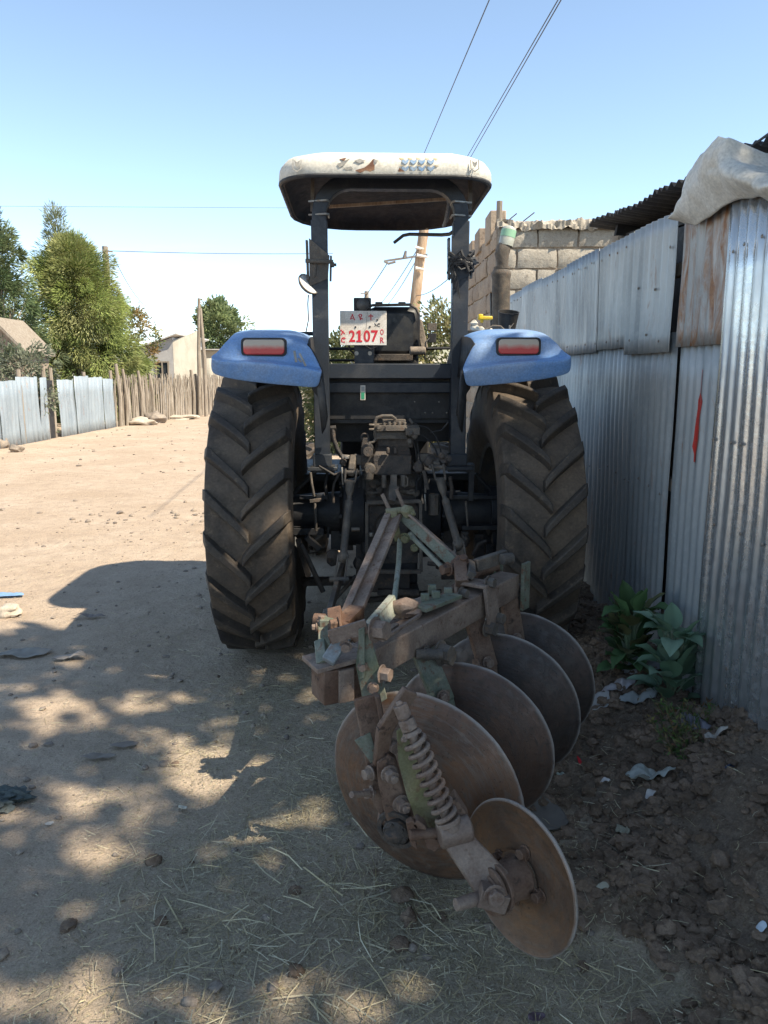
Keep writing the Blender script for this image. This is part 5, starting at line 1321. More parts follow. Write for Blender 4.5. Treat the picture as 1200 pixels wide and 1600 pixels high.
mb.build_each('steel_pipe', M['greasylight'], tr)
mb = MB()
for pts in ([(655,665),(668,668),(680,680),(688,700),(690,715)], [(655,676),(668,686),(680,700),(684,712)], [(652,690),(654,705),(657,725),(654,745)], [(646,688),(650,705),(652,728),(650,752),(652,766)], [(660,732),(648,738),(635,740)], [(658,742),(652,752),(650,768)], [(700,660),(690,672),(672,676)]):
    mb.cut(); mb.tube([TP(x, y, -.26) for x, y in pts], .0045, 6)
mb.build_each('hydraulic_line', M['black'], tr)
# left valve with eye
mb = MB(); mb.prism([TP(564,732,-.27), TP(564,700,-.27), TP(567,684,-.27), TP(576,684,-.27), TP(580,697,-.27), TP(584,712,-.27), TP(583,732,-.27)], (0,.06,0)); p = TP(570,683,-.24)
mb.lathe([(-.012,.014),(-.012,.024),(.012,.024),(.012,.014)], p, (0,1,0), 16, closed=True)
mb.tube([TP(575,700,-.29), TP(575,700,-.25)], .030, 14); mb.tube([TP(575,706,-.28), TP(575,706,-.32)], .028, 16)
TB(mb, 'selector_valve', M['greasy'], bevel=.003)
mb = MB(); q = TP(578,733,-.32); mb.tube([q+V((0,.05,0)), q], .032, 18); mb.lathe([(0,.030),(.012,.026),(.014,.001)], q, (0,-1,0), 18); q2 = TP(576,745,-.30); mb.tube([q2+V((0,.06,0)), q2], .026, 14); mb.tube([TP(577,738,-.31), TP(576,748,-.31)], .025, 14)
TB(mb, 'breather_cap', M['greasylight'])
# top link bracket
mb = MB(); mb.tube([TP(600,742,-.33), TP(600,762,-.33)], .014, 12); mb.cut(); mb.tube([TP(630,742,-.33), TP(630,760,-.33)], .015, 12)
mb.cut(); mb.bar(TP(615,742,-.34), TP(615,762,-.36), .035, .03, up=(0,1,0)); mb.bar(TP(615,762,-.36), TP(611,785,-.42), .055, .045, up=(0,1,0), w2=.04)
mb.cut(); mb.tube([TP(634,744,-.33), TP(637,748,-.33), TP(637,758,-.33), TP(631,761,-.33)], .006, 6)
for (px, py) in ((585,755),(645,755),(650,770),(582,772),(640,768),(592,765)): pass
mb.cut(); mb.blob(TP(586,755,-.22), (.03,.03,.03), .3, 2, 3, 2); mb.cut(); mb.blob(TP(584,770,-.22), (.045,.03,.02), .3, 2, 5, 2); mb.cut(); mb.blob(TP(640,768,-.22), (.045,.03,.02), .3, 2, 6, 2)
mb.build_each('top_link_bracket', M['greasylight'], tr, bevel=.002)
mb = MB()
for (px, py) in ((585,755),(645,755),(650,770),(582,772),(640,768),(592,765)): mb.bolt(TP(px, py, -.22), (0,-1,0), .016, .016)
mb.build_each('bolt', M['greasylight'], tr)
# PTO guard frame
mb = MB(); a, b, c, d = TP(573,785,-.32), TP(657,783,-.32), TP(658,893,-.30), TP(573,893,-.30)
mb.bar(a, b, .020, .02); mb.bar(b, c, .018, .018, up=(0,1,0)); mb.bar(a, d, .018, .018, up=(0,1,0)); mb.bar(d, c, .03, .02)
TB(mb, 'guard_frame', M['greasylight'], bevel=.002)
mb = MB(); rect(mb, 577, 790, 653, 880, -.18, .1); p = TP(612,825,-.2); mb.lathe([(0,.10),(.02,.09),(.03,.03),(.12,.025),(.12,.001)], p, (0,-1,0), 20); rect(mb, 580,896,640,925,-.24,.3); rect(mb, 590,922,655,930,-.28,.3)
for (px, py) in ((582,835),(585,855),(648,835),(600,870),(645,860)): mb.bolt(TP(px,py,-.2), (0,-1,0), .014, .015)
TB(mb, 'shaft_cover', M['greasy'], bevel=.004)
# lift arms and rods
for side, pts in ((-1, dict(arm=((575,722),(552,716),(549,738)), fork=(548,752), rod0=(547,752), rod1=(546,775), rod2=(536,870), low=(530,905), end=(512,965))),
                  (1, dict(arm=((652,716),(672,716),(683,730)), fork=(687,745), rod0=(688,748), rod1=(694,775), rod2=(716,850), low=(722,878), end=(735,905)))):
    ar = MB(); A = [TP(x, y, -.24) for x, y in pts['arm']]; A[-1] = TP(*pts['arm'][-1], -.42)
    ar.bar(A[0], A[1], .04, .055); ar.bar(A[1], A[2], .035, .05); ar.tube([A[2]+V((-.045,0,0)), A[2]+V((.045,0,0))], .012, 10)
    ao = TB(ar, 'lift_arm', M['greasylight'], bevel=.006)
    lr = MB(); f0 = TP(*pts['rod0'], -.44); w_ = .030
    t0_ = A[2]+V((0,-.01,0))
    for s in (-1, 1): lr.bar(t0_+V((s*w_,0,.02)), f0+V((s*w_*.9,0,0)), .010, .03, up=(0,1,0))
    lr.bar(f0+V((-w_,0,0)), f0+V((w_,0,0)), .03, .014)
    r1, r2 = TP(*pts['rod1'], -.46), TP(*pts['rod2'], -.62)
    lr.tube([f0, f0.lerp(r1, .6), r1], [.026,.024,.012], 12); lr.tube([r1, r1.lerp(r2, .08)], .013, 10); lr.tube([r1.lerp(r2, .08), r2], [.021,.020], 12)
    lo_ = TP(*pts['low'], -.66)
    for s in (-1, 1): lr.bar(r2+V((s*.024,0,.01)), lo_+V((s*.026,0,-.02)), .010, .032, up=(0,1,0))
    lr.tube([lo_+V((-.05,0,0)), lo_+V((.05,0,0))], .013, 10); lr.blob(r2, (.03,.03,.035), .2, 2, 2, 2)
    TB(lr, 'lift_rod', M['greasylight'], bevel=.002)
# lower links from under the axle back to the plough pins
for side, root, pin in ((-1, (-.28, -.02, .48), TP(513, 962, -1.28)), (1, (.28, -.02, .48), TP(748, 893, -1.02))):
    mb = MB(); root = V(root); mid = root.lerp(pin, .62)
    mb.bar(root, mid, .024, .07); mb.bar(mid, pin, .024, .06, h2=.04); mb.lathe([(-.022,.012),(-.022,.032),(.022,.032),(.022,.012)], pin, (1,0,0), 16, closed=True)
    TB(mb, 'lower_link', M['greasylight'] if side < 0 else M['greasy'], bevel=.003)
# left clutter near the wheel
def multi(name, mat, items):
    mb = MB()
    for it in items:
        k = it[0]; mb.cut()
        if k == 't': mb.tube([TP(x, y, it[2]) for x, y in it[1]], it[3], 8)
        if k == 'b': mb.bar(TP(*it[1], it[3]), TP(*it[2], it[3]), it[4], it[5], up=(0,1,0))
        if k == 'r': rect(mb, *it[1], it[2], it[3])
        if k == 'n': mb.bolt(TP(*it[1], it[2]), (0,-1,0), it[3], .014)
        if k == 'o': mb.blob(TP(*it[1], it[2]), it[3], .35, 2.2, it[1][0], 2)
    mb.build_each(name, mat, tr, bevel=.002)
multi('axle_bracket', M['black'], [('r',(485,728,523,739),-.15,.10), ('b',(468,777),(512,777),-.12,.02,.025), ('t',[(455,775),(500,730)],-.05,.012), ('r',(494,773,506,783),-.16,.05), ('r',(444,826,506,836),-.16,.12), ('r',(448,836,462,960),-.1,.06), ('b',(478,838),(500,858),-.2,.03,.05), ('r',(516,778,540,860),-.05,.1)])
multi('axle_bracket', M['black'], [('r',(700,726,742,737),-.15,.10), ('b',(705,777),(780,777),-.12,.02,.025), ('t',[(742,740),(775,775)],-.05,.012), ('b',(737,735),(735,782),-.13,.03,.03), ('r',(722,822,785,828),-.16,.12), ('r',(770,828,784,930),-.1,.05)])
multi('adjuster_rod', M['greasylight'], [('t',[(485,738),(487,755),(491,776)],-.2,.008), ('t',[(492,786),(494,830)],-.2,.0085), ('b',(484,783),(502,781),-.2,.02,.018), ('t',[(728,783),(731,822)],-.2,.007)])
multi('hydraulic_hose', M['greasy'], [('t',[(520,668),(521,685),(526,700),(534,714)],-.2,.013), ('t',[(530,740),(522,755),(520,770),(521,786)],-.22,.008), ('t',[(498,728),(522,742),(534,738)],-.2,.007), ('t',[(703,745),(706,762),(705,780)],-.2,.012), ('t',[(516,669),(525,668)],-.2,.014), ('t',[(728,783),(727,800)],-.2,.004)])
multi('lift_pin', M['steel'], [('t',[(534,730),(536,758)],-.40,.006), ('b',(534,713),(546,714),-.4,.02,.012), ('r',(539,713,544,717),-.42,.02), ('t',[(664,745),(665,770)],-.3,.006), ('t',[(664,772),(665,798)],-.3,.005), ('t',[(549,827),(562,827)],-.2,.013), ('t',[(580,832),(580,838)],-.34,.014), ('t',[(712,768),(719,767)],-.15,.005)])
multi('filter', M['greasylight'], [('t',[(678,772),(678,778)],-.25,.030), ('t',[(678,776),(678,804)],-.25,.030)])
multi('drawbar_part', M['greasy'], [('o',(700,860),-.4,(.05,.04,.04)), ('o',(690,868),-.35,(.04,.03,.03)), ('r',(742,835,755,880),-.1,.05), ('r',(760,850,775,905),-.1,.05), ('t',[(738,868),(748,850),(760,845)],-.2,.012), ('r',(722,832,732,850),-.2,.05), ('o',(726,845),-.25,(.03,.03,.04)), ('r',(690,890,780,905),.1,.05), ('r',(455,905,560,915),.15,.06), ('t',[(548,940),(600,935),(690,925)],.1,.02), ('o',(655,730),-.3,(.03,.03,.04)), ('o',(672,722),-.38,(.035,.03,.035)), ('o',(694,722),-.38,(.03,.03,.03)), ('b',(662,735),(668,765),-.36,.02,.02), ('t',[(668,720),(700,718)],-.36,.014), ('n',(701,717),-.4,.014), ('n',(690,712),-.4,.014), ('o',(536,722),-.38,(.02,.02,.02))])
multi('top_link_arm', M['rustpale'], [('b',(597,772),(613,806),-.75,.018,.018), ('b',(619,764),(634,800),-.75,.018,.018)])
multi('hydraulic_hose', M['black'], [('t',[(566,742),(560,765),(556,800),(560,840)],-.12,.011), ('t',[(668,745),(672,770),(668,800),(662,835)],-.1,.010), ('t',[(536,760),(545,790),(560,800)],-.1,.009), ('t',[(512,735),(508,760),(515,800),(512,840)],-.08,.010), ('t',[(690,745),(712,770),(722,800)],-.06,.010)])
multi('stabiliser_bar', M['greasy'], [('t',[(470,850),(505,925)],-.35,.015), ('t',[(556,900),(520,940)],-.5,.012), ('t',[(668,880),(735,888)],-.3,.013), ('r',(556,850,572,905),-.12,.08), ('r',(662,800,684,870),-.05,.10), ('r',(528,800,552,860),-.02,.12), ('o',(520,870),-.3,(.04,.03,.05)), ('o',(560,880),-.25,(.03,.03,.04)), ('b',(466,842),(482,900),-.25,.03,.045), ('r',(690,800,712,850),0,.1)])
# ================================================================ DISC PLOUGH
pr_ = empty('disc_plough', (.35, 2.75, 0)); tag(pr_, 'rusty four-disc plough with green paint remnants hitched behind the tractor', 'plough')
PO = V((.35, 2.75, 0))
def Q(): return MB(PO)
def PB(mb, name, mat, parent=None, **k): return mb.build(name, mat, parent or pr_, **k)
up_cam = V((0,0,1))
NF = V((.45, .85, .10)).normalized()          # the discs' hollow side looks forward and to the right
def blade_obj(mb, c, qt, mat, e):
    inv = qt.inverted(); mb.v = [inv@(q-c) for q in mb.v]; mb.org = V((0,0,0))
    b = mb.build('blade', mat, e, smooth=50); b.location = c-PO; b.rotation_mode = 'QUATERNION'; b.rotation_quaternion = qt; return b
def scoured(name, base, rust, soil, steel, amt, rim_r, metal=.55):
    """disc steel: arc scratches round its axis, rust patches, caked soil, bright worn rim"""
    m, nt, b = new_mat(name); tc = N(nt, 'ShaderNodeTexCoord'); co = tc.outputs['Object']
    sx = N(nt, 'ShaderNodeSeparateXYZ'); nt.links.new(co, sx.inputs[0])
    cb = N(nt, 'ShaderNodeCombineXYZ'); nt.links.new(sx.outputs[0], cb.inputs[0]); nt.links.new(sx.outputs[1], cb.inputs[1])
    ln = N(nt, 'ShaderNodeVectorMath', operation='LENGTH'); nt.links.new(cb.outputs[0], ln.inputs[0]); rr = ln.outputs['Value']
    at = N(nt, 'ShaderNodeMath', operation='ARCTAN2'); nt.links.new(sx.outputs[1], at.inputs[0]); nt.links.new(sx.outputs[0], at.inputs[1])
    pc = N(nt, 'ShaderNodeCombineXYZ'); m1 = N(nt, 'ShaderNodeMath', operation='MULTIPLY'); nt.links.new(rr, m1.inputs[0]); m1.inputs[1].default_value = 90
    m2 = N(nt, 'ShaderNodeMath', operation='MULTIPLY'); nt.links.new(at.outputs[0], m2.inputs[0]); m2.inputs[1].default_value = 2.2
    nt.links.new(m1.outputs[0], pc.inputs[0]); nt.links.new(m2.outputs[0], pc.inputs[1])
    arc = noise_tex(nt, pc.outputs[0], 1.0, 6, .7, .3); n1 = noise_tex(nt, co, 6, 8, .65, .6); n2 = noise_tex(nt, co, 26, 8, .72, .4); n3 = noise_tex(nt, co, 110, 4, .6)
    c = mixc(nt, ramp(nt, n1, [(.38, 0.0), (.62, 1.0)]), base, rust)
    c = mixc(nt, ramp(nt, arc, [(.48, 0.0), (.62, amt)]), c, steel)
    c = mixc(nt, ramp(nt, n2, [(.56, 0.0), (.66, .85)]), c, soil)
    c = mixc(nt, ramp(nt, n3, [(.62, 0.0), (.70, .7)]), c, (base[0]*.35, base[1]*.35, base[2]*.35))
    em = N(nt, 'ShaderNodeMath', operation='MULTIPLY_ADD'); nt.links.new(n2, em.inputs[0]); em.inputs[1].default_value = .012; nt.links.new(rr, em.inputs[2])
    rim = ramp(nt, em.outputs[0], [(rim_r, 0.0), (rim_r+.006, .75)])
    c = mixc(nt, rim, c, (.36,.33,.30))
    nt.links.new(c, b.inputs['Base Color'])
    nt.links.new(ramp(nt, arc, [(.45, 0.1), (.65, metal)]), b.inputs['Metallic']); nt.links.new(ramp(nt, n2, [(.4, .40), (.65, .85)]), b.inputs['Roughness'])
    bp = N(nt, 'ShaderNodeBump'); bp.inputs['Strength'].default_value = .35; bp.inputs['Distance'].default_value = .004
    ad = N(nt, 'ShaderNodeMath', operation='MULTIPLY_ADD'); nt.links.new(n2, ad.inputs[0]); ad.inputs[1].default_value = 1.4; nt.links.new(arc, ad.inputs[2])
    nt.links.new(ad.outputs[0], bp.inputs['Height']); nt.links.new(bp.outputs[0], b.inputs['Normal']); return m
def disc(c, nf, rad, depth, name, mat, seed=0, th=.006, hubr=.06, vis=True):
    """c = centre of the rim plane; the dish bulges away from nf"""
    e = empty(name); e.parent = pr_; mb = Q(); qt = nf.to_track_quat('Z', 'Y'); sr = (rad*rad+depth*depth)/(2*depth); pf = []
    n = 14
    for i in range(n+1):
        r_ = rad*i/n; pf.append((-(math.sqrt(sr*sr-r_*r_)-(sr-depth)), max(r_, .001)))
    inner = pf; outer = [(x-th, r_) for x, r_ in pf]
    prof_ = [(x, r_) for x, r_ in outer[:-1]]+[(outer[-1][0]+th*.4, rad-.003), (th*.2, rad)]+[(x, r_) for x, r_ in inner[::-1]]
    mb.lathe(prof_, c, nf, 72)
    rn = random.Random(seed)
    for i, v in enumerate(mb.v):            # worn, slightly wavy rim
        q = v-c; rr = (q-nf*q.dot(nf)).length
        if rr > rad*.9: mb.v[i] = c+q*(1-.014*abs(noise.noise(q*9+V((seed,0,0))))-.006*max(0, noise.noise(q*45)))
    bo = blade_obj(mb, c, qt, mat, e)
    hb = Q(); hc = c-nf*(depth+.002)
    hb.lathe([(0,.105),(-.012,.10),(-.018,.062),(-.07,.058),(-.085,.05),(-.10,.048)], hc, nf, 28)
    for k in range(5):
        a = k*2*math.pi/5; u = nf.orthogonal().normalized(); w_ = nf.cross(u); p = hc+u*math.cos(a)*.082+w_*math.sin(a)*.082-nf*.012; hb.bolt(p, -nf, .011, .012)
    if vis: hb.build('hub', M['rust'], e, bevel=.001)
    return e, hc-nf*.10
discs = []
for k, (px, py, dmat) in enumerate(((662,1226,'discA'),(737,1142,'discB'),(790,1087,'discC'),(822,1045,'discD'))):
    pass
def disc_mat(name, a, b, c_, worn):
    m = grime(name, a, b, c_, s1=5, s2=34, lo=.38, hi=.6, lo2=.60, hi2=.72, rough=.55, bump=.12, bscale=55, metal=.3, spec=.5); return m
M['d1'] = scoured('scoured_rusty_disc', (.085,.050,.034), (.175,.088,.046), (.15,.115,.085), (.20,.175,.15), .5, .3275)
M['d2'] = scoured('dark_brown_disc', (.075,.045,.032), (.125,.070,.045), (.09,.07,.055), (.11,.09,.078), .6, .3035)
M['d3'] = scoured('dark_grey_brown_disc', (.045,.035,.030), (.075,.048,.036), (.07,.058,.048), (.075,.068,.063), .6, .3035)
M['d4'] = scoured('orange_brown_rusty_wheel', (.105,.062,.040), (.20,.105,.052), (.12,.09,.065), (.20,.16,.125), .45, .2055)
RAD = .330
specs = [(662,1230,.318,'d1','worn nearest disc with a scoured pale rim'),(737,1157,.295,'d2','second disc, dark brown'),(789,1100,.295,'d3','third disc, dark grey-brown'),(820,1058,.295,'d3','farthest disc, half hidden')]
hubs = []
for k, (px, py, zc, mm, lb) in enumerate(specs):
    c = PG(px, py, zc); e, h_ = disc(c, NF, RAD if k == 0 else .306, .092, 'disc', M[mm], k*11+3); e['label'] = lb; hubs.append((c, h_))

# main beam
def Pz(px, py, z): return PG(px, py, z)
BA = Pz(572, 1032, .70); BB = Pz(792, 914, .73)
dB = (BB-BA).normalized(); nB = V((dB.y, -dB.x, 0)).normalized()     # towards the viewer
mb = Q(); mb.bar(BA-dB*.02, BB+dB*.02, .095, .100); PB(mb, 'main_beam', M['rustpale'], bevel=.005)
def on_beam(t, off=0, dz=0): return BA.lerp(BB, t)+nB*(.048+off)+V((0,0,dz))
# beam end block, box sections at the rear left
mb = Q(); a, b = Pz(496, 1068, .66), Pz(568, 1054, .66); mb.bar(a, b, .105, .108); PB(mb, 'end_block', M['rust'], bevel=.004)
mb = Q(); ab = (b-a).normalized(); nb_ = V((ab.y, -ab.x, 0)); mb.bar(a.lerp(b,.45)+nb_*.059+V((0,0,-.05)), a.lerp(b,.45)+nb_*.059+V((0,0,.055)), .05, .012, up=nb_)
mb.prism([a+nb_*.056+V((-.02,0,.065)), b+nb_*.056+V((0,0,.085)), b+nb_*.056+V((0,0,.07)), a+nb_*.056+V((-.02,0,.05))], -nb_*.13)
PB(mb, 'end_block_trim', M['rustpale'], bevel=.002)
def poly_at(pts, z=None, Y=None): return [PW(x, y, Y) for x, y in pts]
Yg = BA.y-.11
mb = Q(); mb.prism(poly_at([(562,984),(569,980),(572,980),(582,1004),(605,1092),(592,1100),(566,1092),(556,1040)], Y=Yg), (0,.014,0)); mb.prism(poly_at([(560,984),(570,980),(570,1060),(561,1062)], Y=Yg-.012), (0,.012,0)); PB(mb, 'gusset', M['green'], bevel=.002)
mb = Q(); a, b = PW(541,990,Yg+.04), PW(512,1034,Yg-.02); mb.bar(a, b, .042, .03, up=(0,-1,.6)); PB(mb, 'blue_lug', M['bluegrey'], bevel=.004)
mb = Q(); mb.bar(PW(515,996,Yg), PW(574,978,Yg), .012, .045); PB(mb, 'top_strap', M['rustpale'], bevel=.002)
mb = Q(); mb.bar(PW(507,972,Yg+.45), PW(508,1012,Yg+.40), .045, .04, up=(0,1,0)); mb.bar(PW(500,971,Yg+.45), PW(522,971,Yg+.45), .06, .03); mb.cut(); mb.bar(PW(502,1005,Yg+.12), PW(506,1040,Yg+.02), .035, .04, up=(0,1,0)); mb.build_each('hitch_lug', M['green'], pr_, bevel=.003)
mb = Q()
for (px, py, Y, r_, ax_) in ((587,984,Yg-.02,.030,(1,-.6,.1)),(597,1053,Yg-.005,.022,(1,-.5,0)),(502,969,Yg+.44,.013,(0,0,1)),(494,980,Yg+.42,.012,(-1,-.2,0)),(566,1042,Yg-.004,.012,(0,-1,0)),(540,1010,Yg+.0,.015,(0,-1,0)),(583,1075,Yg-.02,.014,(0,-1,0))):
    p = PW(px, py, Y); mb.bolt(p, ax_, r_, r_*1.3)
mb.build_each('bolt', M['rustpale'], pr_, bevel=.001)
# inclined cover plate over the beam
mb = Q(); a, b, c, d = PW(574,977,Yg+.05), PW(612,932,Yg+.40), PW(618,958,Yg+.40), PW(590,990,Yg+.05); mb.prism([a, b, c, d], (.012,.01,0)); mb.bar(a, b, .022, .012); PB(mb, 'brace_plate', M['greenpale'], bevel=.002)
mb = Q(); mb.bar(PW(592,996,BA.y-.07), PW(619,978,BA.y+.10), .02, .02); mb.bar(PW(597,1000,BA.y-.08), PW(655,962,BA.y+.22), .012, .012); PB(mb, 'beam_strip', M['rustpale'], bevel=.002)
mb = Q()
for (px, py, s, z) in ((632,947,(.05,.04,.03),.80),(640,956,(.05,.03,.02),.78),(625,955,(.03,.03,.03),.78),(650,950,(.03,.03,.02),.78)): mb.blob(Pz(px, py, z), s, .3, 2, px, 2)
mb.bar(Pz(622,958,.775), Pz(668,940,.775), .05, .035); PB(mb, 'clamp_casting', M['rustpale'], bevel=.002)
mb = Q()
for px, py, h_ in ((664,940,.05),(681,936,.05),(700,928,.04),(675,928,.06)): p = Pz(px, py, .79); mb.bar(p, p+V((0,0,h_*.6)), .03, .022)
mb.bar(Pz(655,952,.79), Pz(712,930,.79), .06, .014); PB(mb, 'top_clamp', M['green'], bevel=.002)
# saddle bracket round the beam
t = .72; p = BA.lerp(BB, t)
mb = Q(); mb.bar(p+nB*.064+V((0,0,.075)), p+nB*.064+V((.02,0,-.085)), .085, .014, up=nB); mb.bar(p+nB*.07+V((0,0,.078)), p-nB*.06+V((0,0,.078)), .085, .014); mb.bar(p-nB*.062+V((0,0,.075)), p-nB*.062+V((0,0,-.085)), .085, .014, up=nB)
PB(mb, 'saddle', M['rustpale'], bevel=.003)
mb = Q()
for (tt, dz, off, r_) in ((.72,.09,.02,.02),(.70,-.085,.03,.026),(.76,-.06,.04,.022),(.30,-.045,.06,.030),(.33,-.07,.05,.03),(.26,-.045,.03,.02),(.60,.07,-.03,.018)):
    mb.bolt(on_beam(tt, off-.01, dz), nB, r_, r_*1.4)
mb.cut(); mb.tube([on_beam(.22,.0,-.04), on_beam(.28,.07,-.045)], .018, 10)
mb.build_each('beam_bolt', M['greasylight'], pr_, bevel=.001)
# front end bracket, green plate, pin
mb = Q(); e_ = BB+dB*.03; mb.bar(e_+nB*.07+V((0,0,.10)), e_+nB*.07+V((0,0,-.10)), .06, .014, up=nB); mb.bar(e_-nB*.06+V((0,0,.10)), e_-nB*.06+V((0,0,-.12)), .075, .014, up=nB); PB(mb, 'front_bracket', M['green'], bevel=.002)
mb = Q(); mb.bar(Pz(742,884,.84), Pz(790,868,.86), .03, .05); mb.cut(); mb.bar(Pz(735,880,.85), Pz(736,900,.83), .03, .03, up=(0,1,0)); mb.cut(); mb.tube([Pz(784,874,.86), Pz(800,872,.86)], .024, 10); mb.bolt(Pz(812,921,.70), (1,-.4,0), .02, .03); mb.cut(); mb.tube([Pz(800,925,.70), Pz(820,945,.62)], .010, 8); mb.build_each('hitch_arm', M['greasylight'], pr_, bevel=.003)
mb = Q(); mb.blob(Pz(716,884,.84), (.035,.03,.04), .3, 2, 1, 2); mb.blob(Pz(728,890,.82), (.03,.03,.03), .3, 2, 4, 2); mb.bar(Pz(718,880,.86), Pz(722,912,.80), .05, .04, up=(0,1,0)); mb.bolt(Pz(700,889,.84), (-1,-.6,0), .022, .03); mb.bolt(Pz(724,876,.87), (0,-.5,1), .018, .02); PB(mb, 'mast_foot', M['rust'], bevel=.003)
# cross shaft between the lower hitch pins
mb = Q(); mb.tube([PW(492,968,Yg+.5), PW(520,970,Yg+.48), BA+V((-.02,.25,-.02)), BA.lerp(BB,.5)+V((-.05,.16,-.02)), Pz(748,893,.78), Pz(778,884,.80)], .024, 12); PB(mb, 'cross_shaft', M['rust'])
# mast
MY = 3.28
mb = Q(); mb.bar(PW(617,806,MY), PW(549,968,MY-.50), .016, .068, up=V((-.9,0,-.42)), h2=.075); PB(mb, 'mast_leg', M['rustpale'], bevel=.003)
mb = Q(); a_, b_ = PW(617,806,MY), PW(549,968,MY-.50); s_ = V((-1,-.2,.42)).normalized()*.035; mb.bar(a_+s_*.9, b_+s_, .030, .012); PB(mb, 'mast_flange', M['rustpale'], bevel=.002)
mb = Q(); mb.bar(PW(558,960,MY-.48), PW(534,984,MY-.62), .06, .075); mb.bar(PW(524,956,MY-.55), PW(526,1000,MY-.7), .05, .05, up=(0,1,0)); mb.bolt(PW(528,975,MY-.66), (-1,-.3,0), .02, .03); PB(mb, 'mast_leg_foot', M['rust'], bevel=.003)
mb = Q(); mb.bar(PW(630,806,MY), PW(716,886,MY-.18), .016, .048, up=(.5,0,.8)); PB(mb, 'mast_leg', M['green'], bevel=.003)
mb = Q(); mb.bar(PW(632,797,MY-.01), PW(704,862,MY-.13), .035, .011, up=(.5,0,.8)); mb.bar(PW(704,862,MY-.13), PW(722,888,MY-.17), .035, .011); PB(mb, 'mast_flange', M['rustpale'], bevel=.002)
mb = Q(); mb.bar(PW(641,836,MY-.02), PW(693,888,MY-.15), .012, .018); mb.tube([PW(640,832,MY-.02), PW(646,842,MY-.02)], .014, 8); PB(mb, 'mast_brace', M['greenpale'], bevel=.002)
mb = Q(); mb.tube([PW(625,838,MY), PW(623,880,MY-.15), PW(616,938,MY-.45)], .011, 8); PB(mb, 'mast_rod', M['greenpale'])
mb = Q(); mb.tube([PW(603,800,MY), PW(640,796,MY)], .015, 10); mb.blob(PW(637,799,MY-.02), (.028,.022,.03), .25, 2, 3, 2); mb.blob(PW(643,803,MY-.02), (.018,.018,.02), .25, 2, 5, 2); mb.bar(PW(614,797,MY-.01), PW(622,845,MY-.01), .03, .02, up=(0,1,0)); mb.bolt(PW(632,841,MY-.03), (0,-1,0), .018, .02); mb.bolt(PW(648,856,MY-.03), (0,-1,0), .014, .02); PB(mb, 'mast_head', M['yellowgreen'], bevel=.003)

# standards that carry the discs
def standard(p_top, hub, mat, w_=.07, t_=.02, kink=None, n_=None):
    mb = Q(); n_ = n_ or V((.5,-.8,0)).normalized(); pts = [V(p_top)]+([V(kink)] if kink is not None else [])+[V(hub)]
    for a, b in zip(pts, pts[1:]): mb.bar(a, b+(b-a).normalized()*.012, w_, t_, up=n_)
    return mb
cA, hA = hubs[0]
# nearest: two legs joining above the clamp
YA = hA.y-.03
j = PW(592,1190,YA); 
mb = Q(); mb.bar(PW(573,1088,YA+.03), PW(593,1195,YA), .075, .022, up=(.35,-1,0)); mb.bar(PW(588,1085,YA+.03), PW(605,1180,YA+.01), .014, .05, up=(.2,-1,0)); st_ = PB(mb, 'standard', M['rust'], bevel=.003)
mb = Q(); mb.bar(PW(566,1150,YA-.005), PW(588,1195,YA-.012), .05, .010, up=(.35,-1,0), w2=.02); PB(mb, 'paint_patch_plate', M['green'], bevel=.002)
mb = Q(); mb.bar(PW(641,1078,YA-.05), PW(600,1140,YA-.05), .045, .022, up=(.4,-1,0)); mb.bar(PW(601,1136,YA-.05), PW(595,1192,YA-.03), .045, .022, up=(.4,-1,0)); PB(mb, 'standard', M['rust'], bevel=.004)
mb = Q(); pts = [(588,1192),(606,1180),(616,1186),(624,1215),(640,1262),(642,1282),(604,1284),(598,1262),(590,1225)]
mb.prism([PW(x, y, YA-.06) for x, y in pts], (.004,.026,0)); PB(mb, 'clamp_plate', M['rust'], bevel=.004)
mb = Q(); pts = [(570,1206),(586,1190),(592,1196),(600,1250),(608,1280),(596,1278),(586,1262),(581,1250),(584,1240),(580,1228)]
mb.prism([PW(x, y, YA-.03) for x, y in pts], (0,.03,0)); PB(mb, 'clamp_plate', M['rust'], bevel=.004)
mb = Q()
for (px, py, r_) in ((604,1206,.019),(622,1252,.019)):
    p = PW(px, py, YA-.062); mb.bolt(p+V((.008,-.012,0)), (.45,-1,.02), r_, .026, .012)
mb.bolt(PW(578,1208,YA-.04), (-.8,-.6,0), .016, .02); mb.bolt(PW(614,1166,YA-.03), (.5,-1,.1), .017, .02)
mb.cut(); mb.tube([PW(584,1239,YA-.05), PW(549,1242,YA-.12)], .009, 10); mb.bolt(PW(580,1239,YA-.055), (-.9,-.3,0), .015, .02)
mb.build_each('clamp_bolt', M['rustpale'], pr_, bevel=.001)
# hub seen through its round opening
mb = Q(); p = PW(622,1294,YA-.05); ax_ = (V((-.35,-.9,-.15))).normalized(); mb.lathe([(0,.062),(.012,.060),(.012,.046),(-.01,.044)], p, ax_, 30); PB(mb, 'bearing_ring', M['greasy'], bevel=.001)
mb = Q(); mb.lathe([(-.02,.040),(.022,.038),(.028,.030),(.030,.001)], p, ax_, 22); mb.blob(p+ax_*.022, (.030,.02,.030), .35, 2.5, 3, 2)
for k in range(6): a = k*1.047; u = ax_.orthogonal().normalized(); w_ = ax_.cross(u); mb.bolt(p+ax_*.02+(u*math.cos(a)+w_*math.sin(a))*.030, ax_, .006, .010)
PB(mb, 'bearing_cap', M['greasy'], bevel=.001)
mb = Q(); mb.bar(hA, PW(615,1270,YA-.03), .09, .06); PB(mb, 'hub_carrier', M['rust'], bevel=.008)
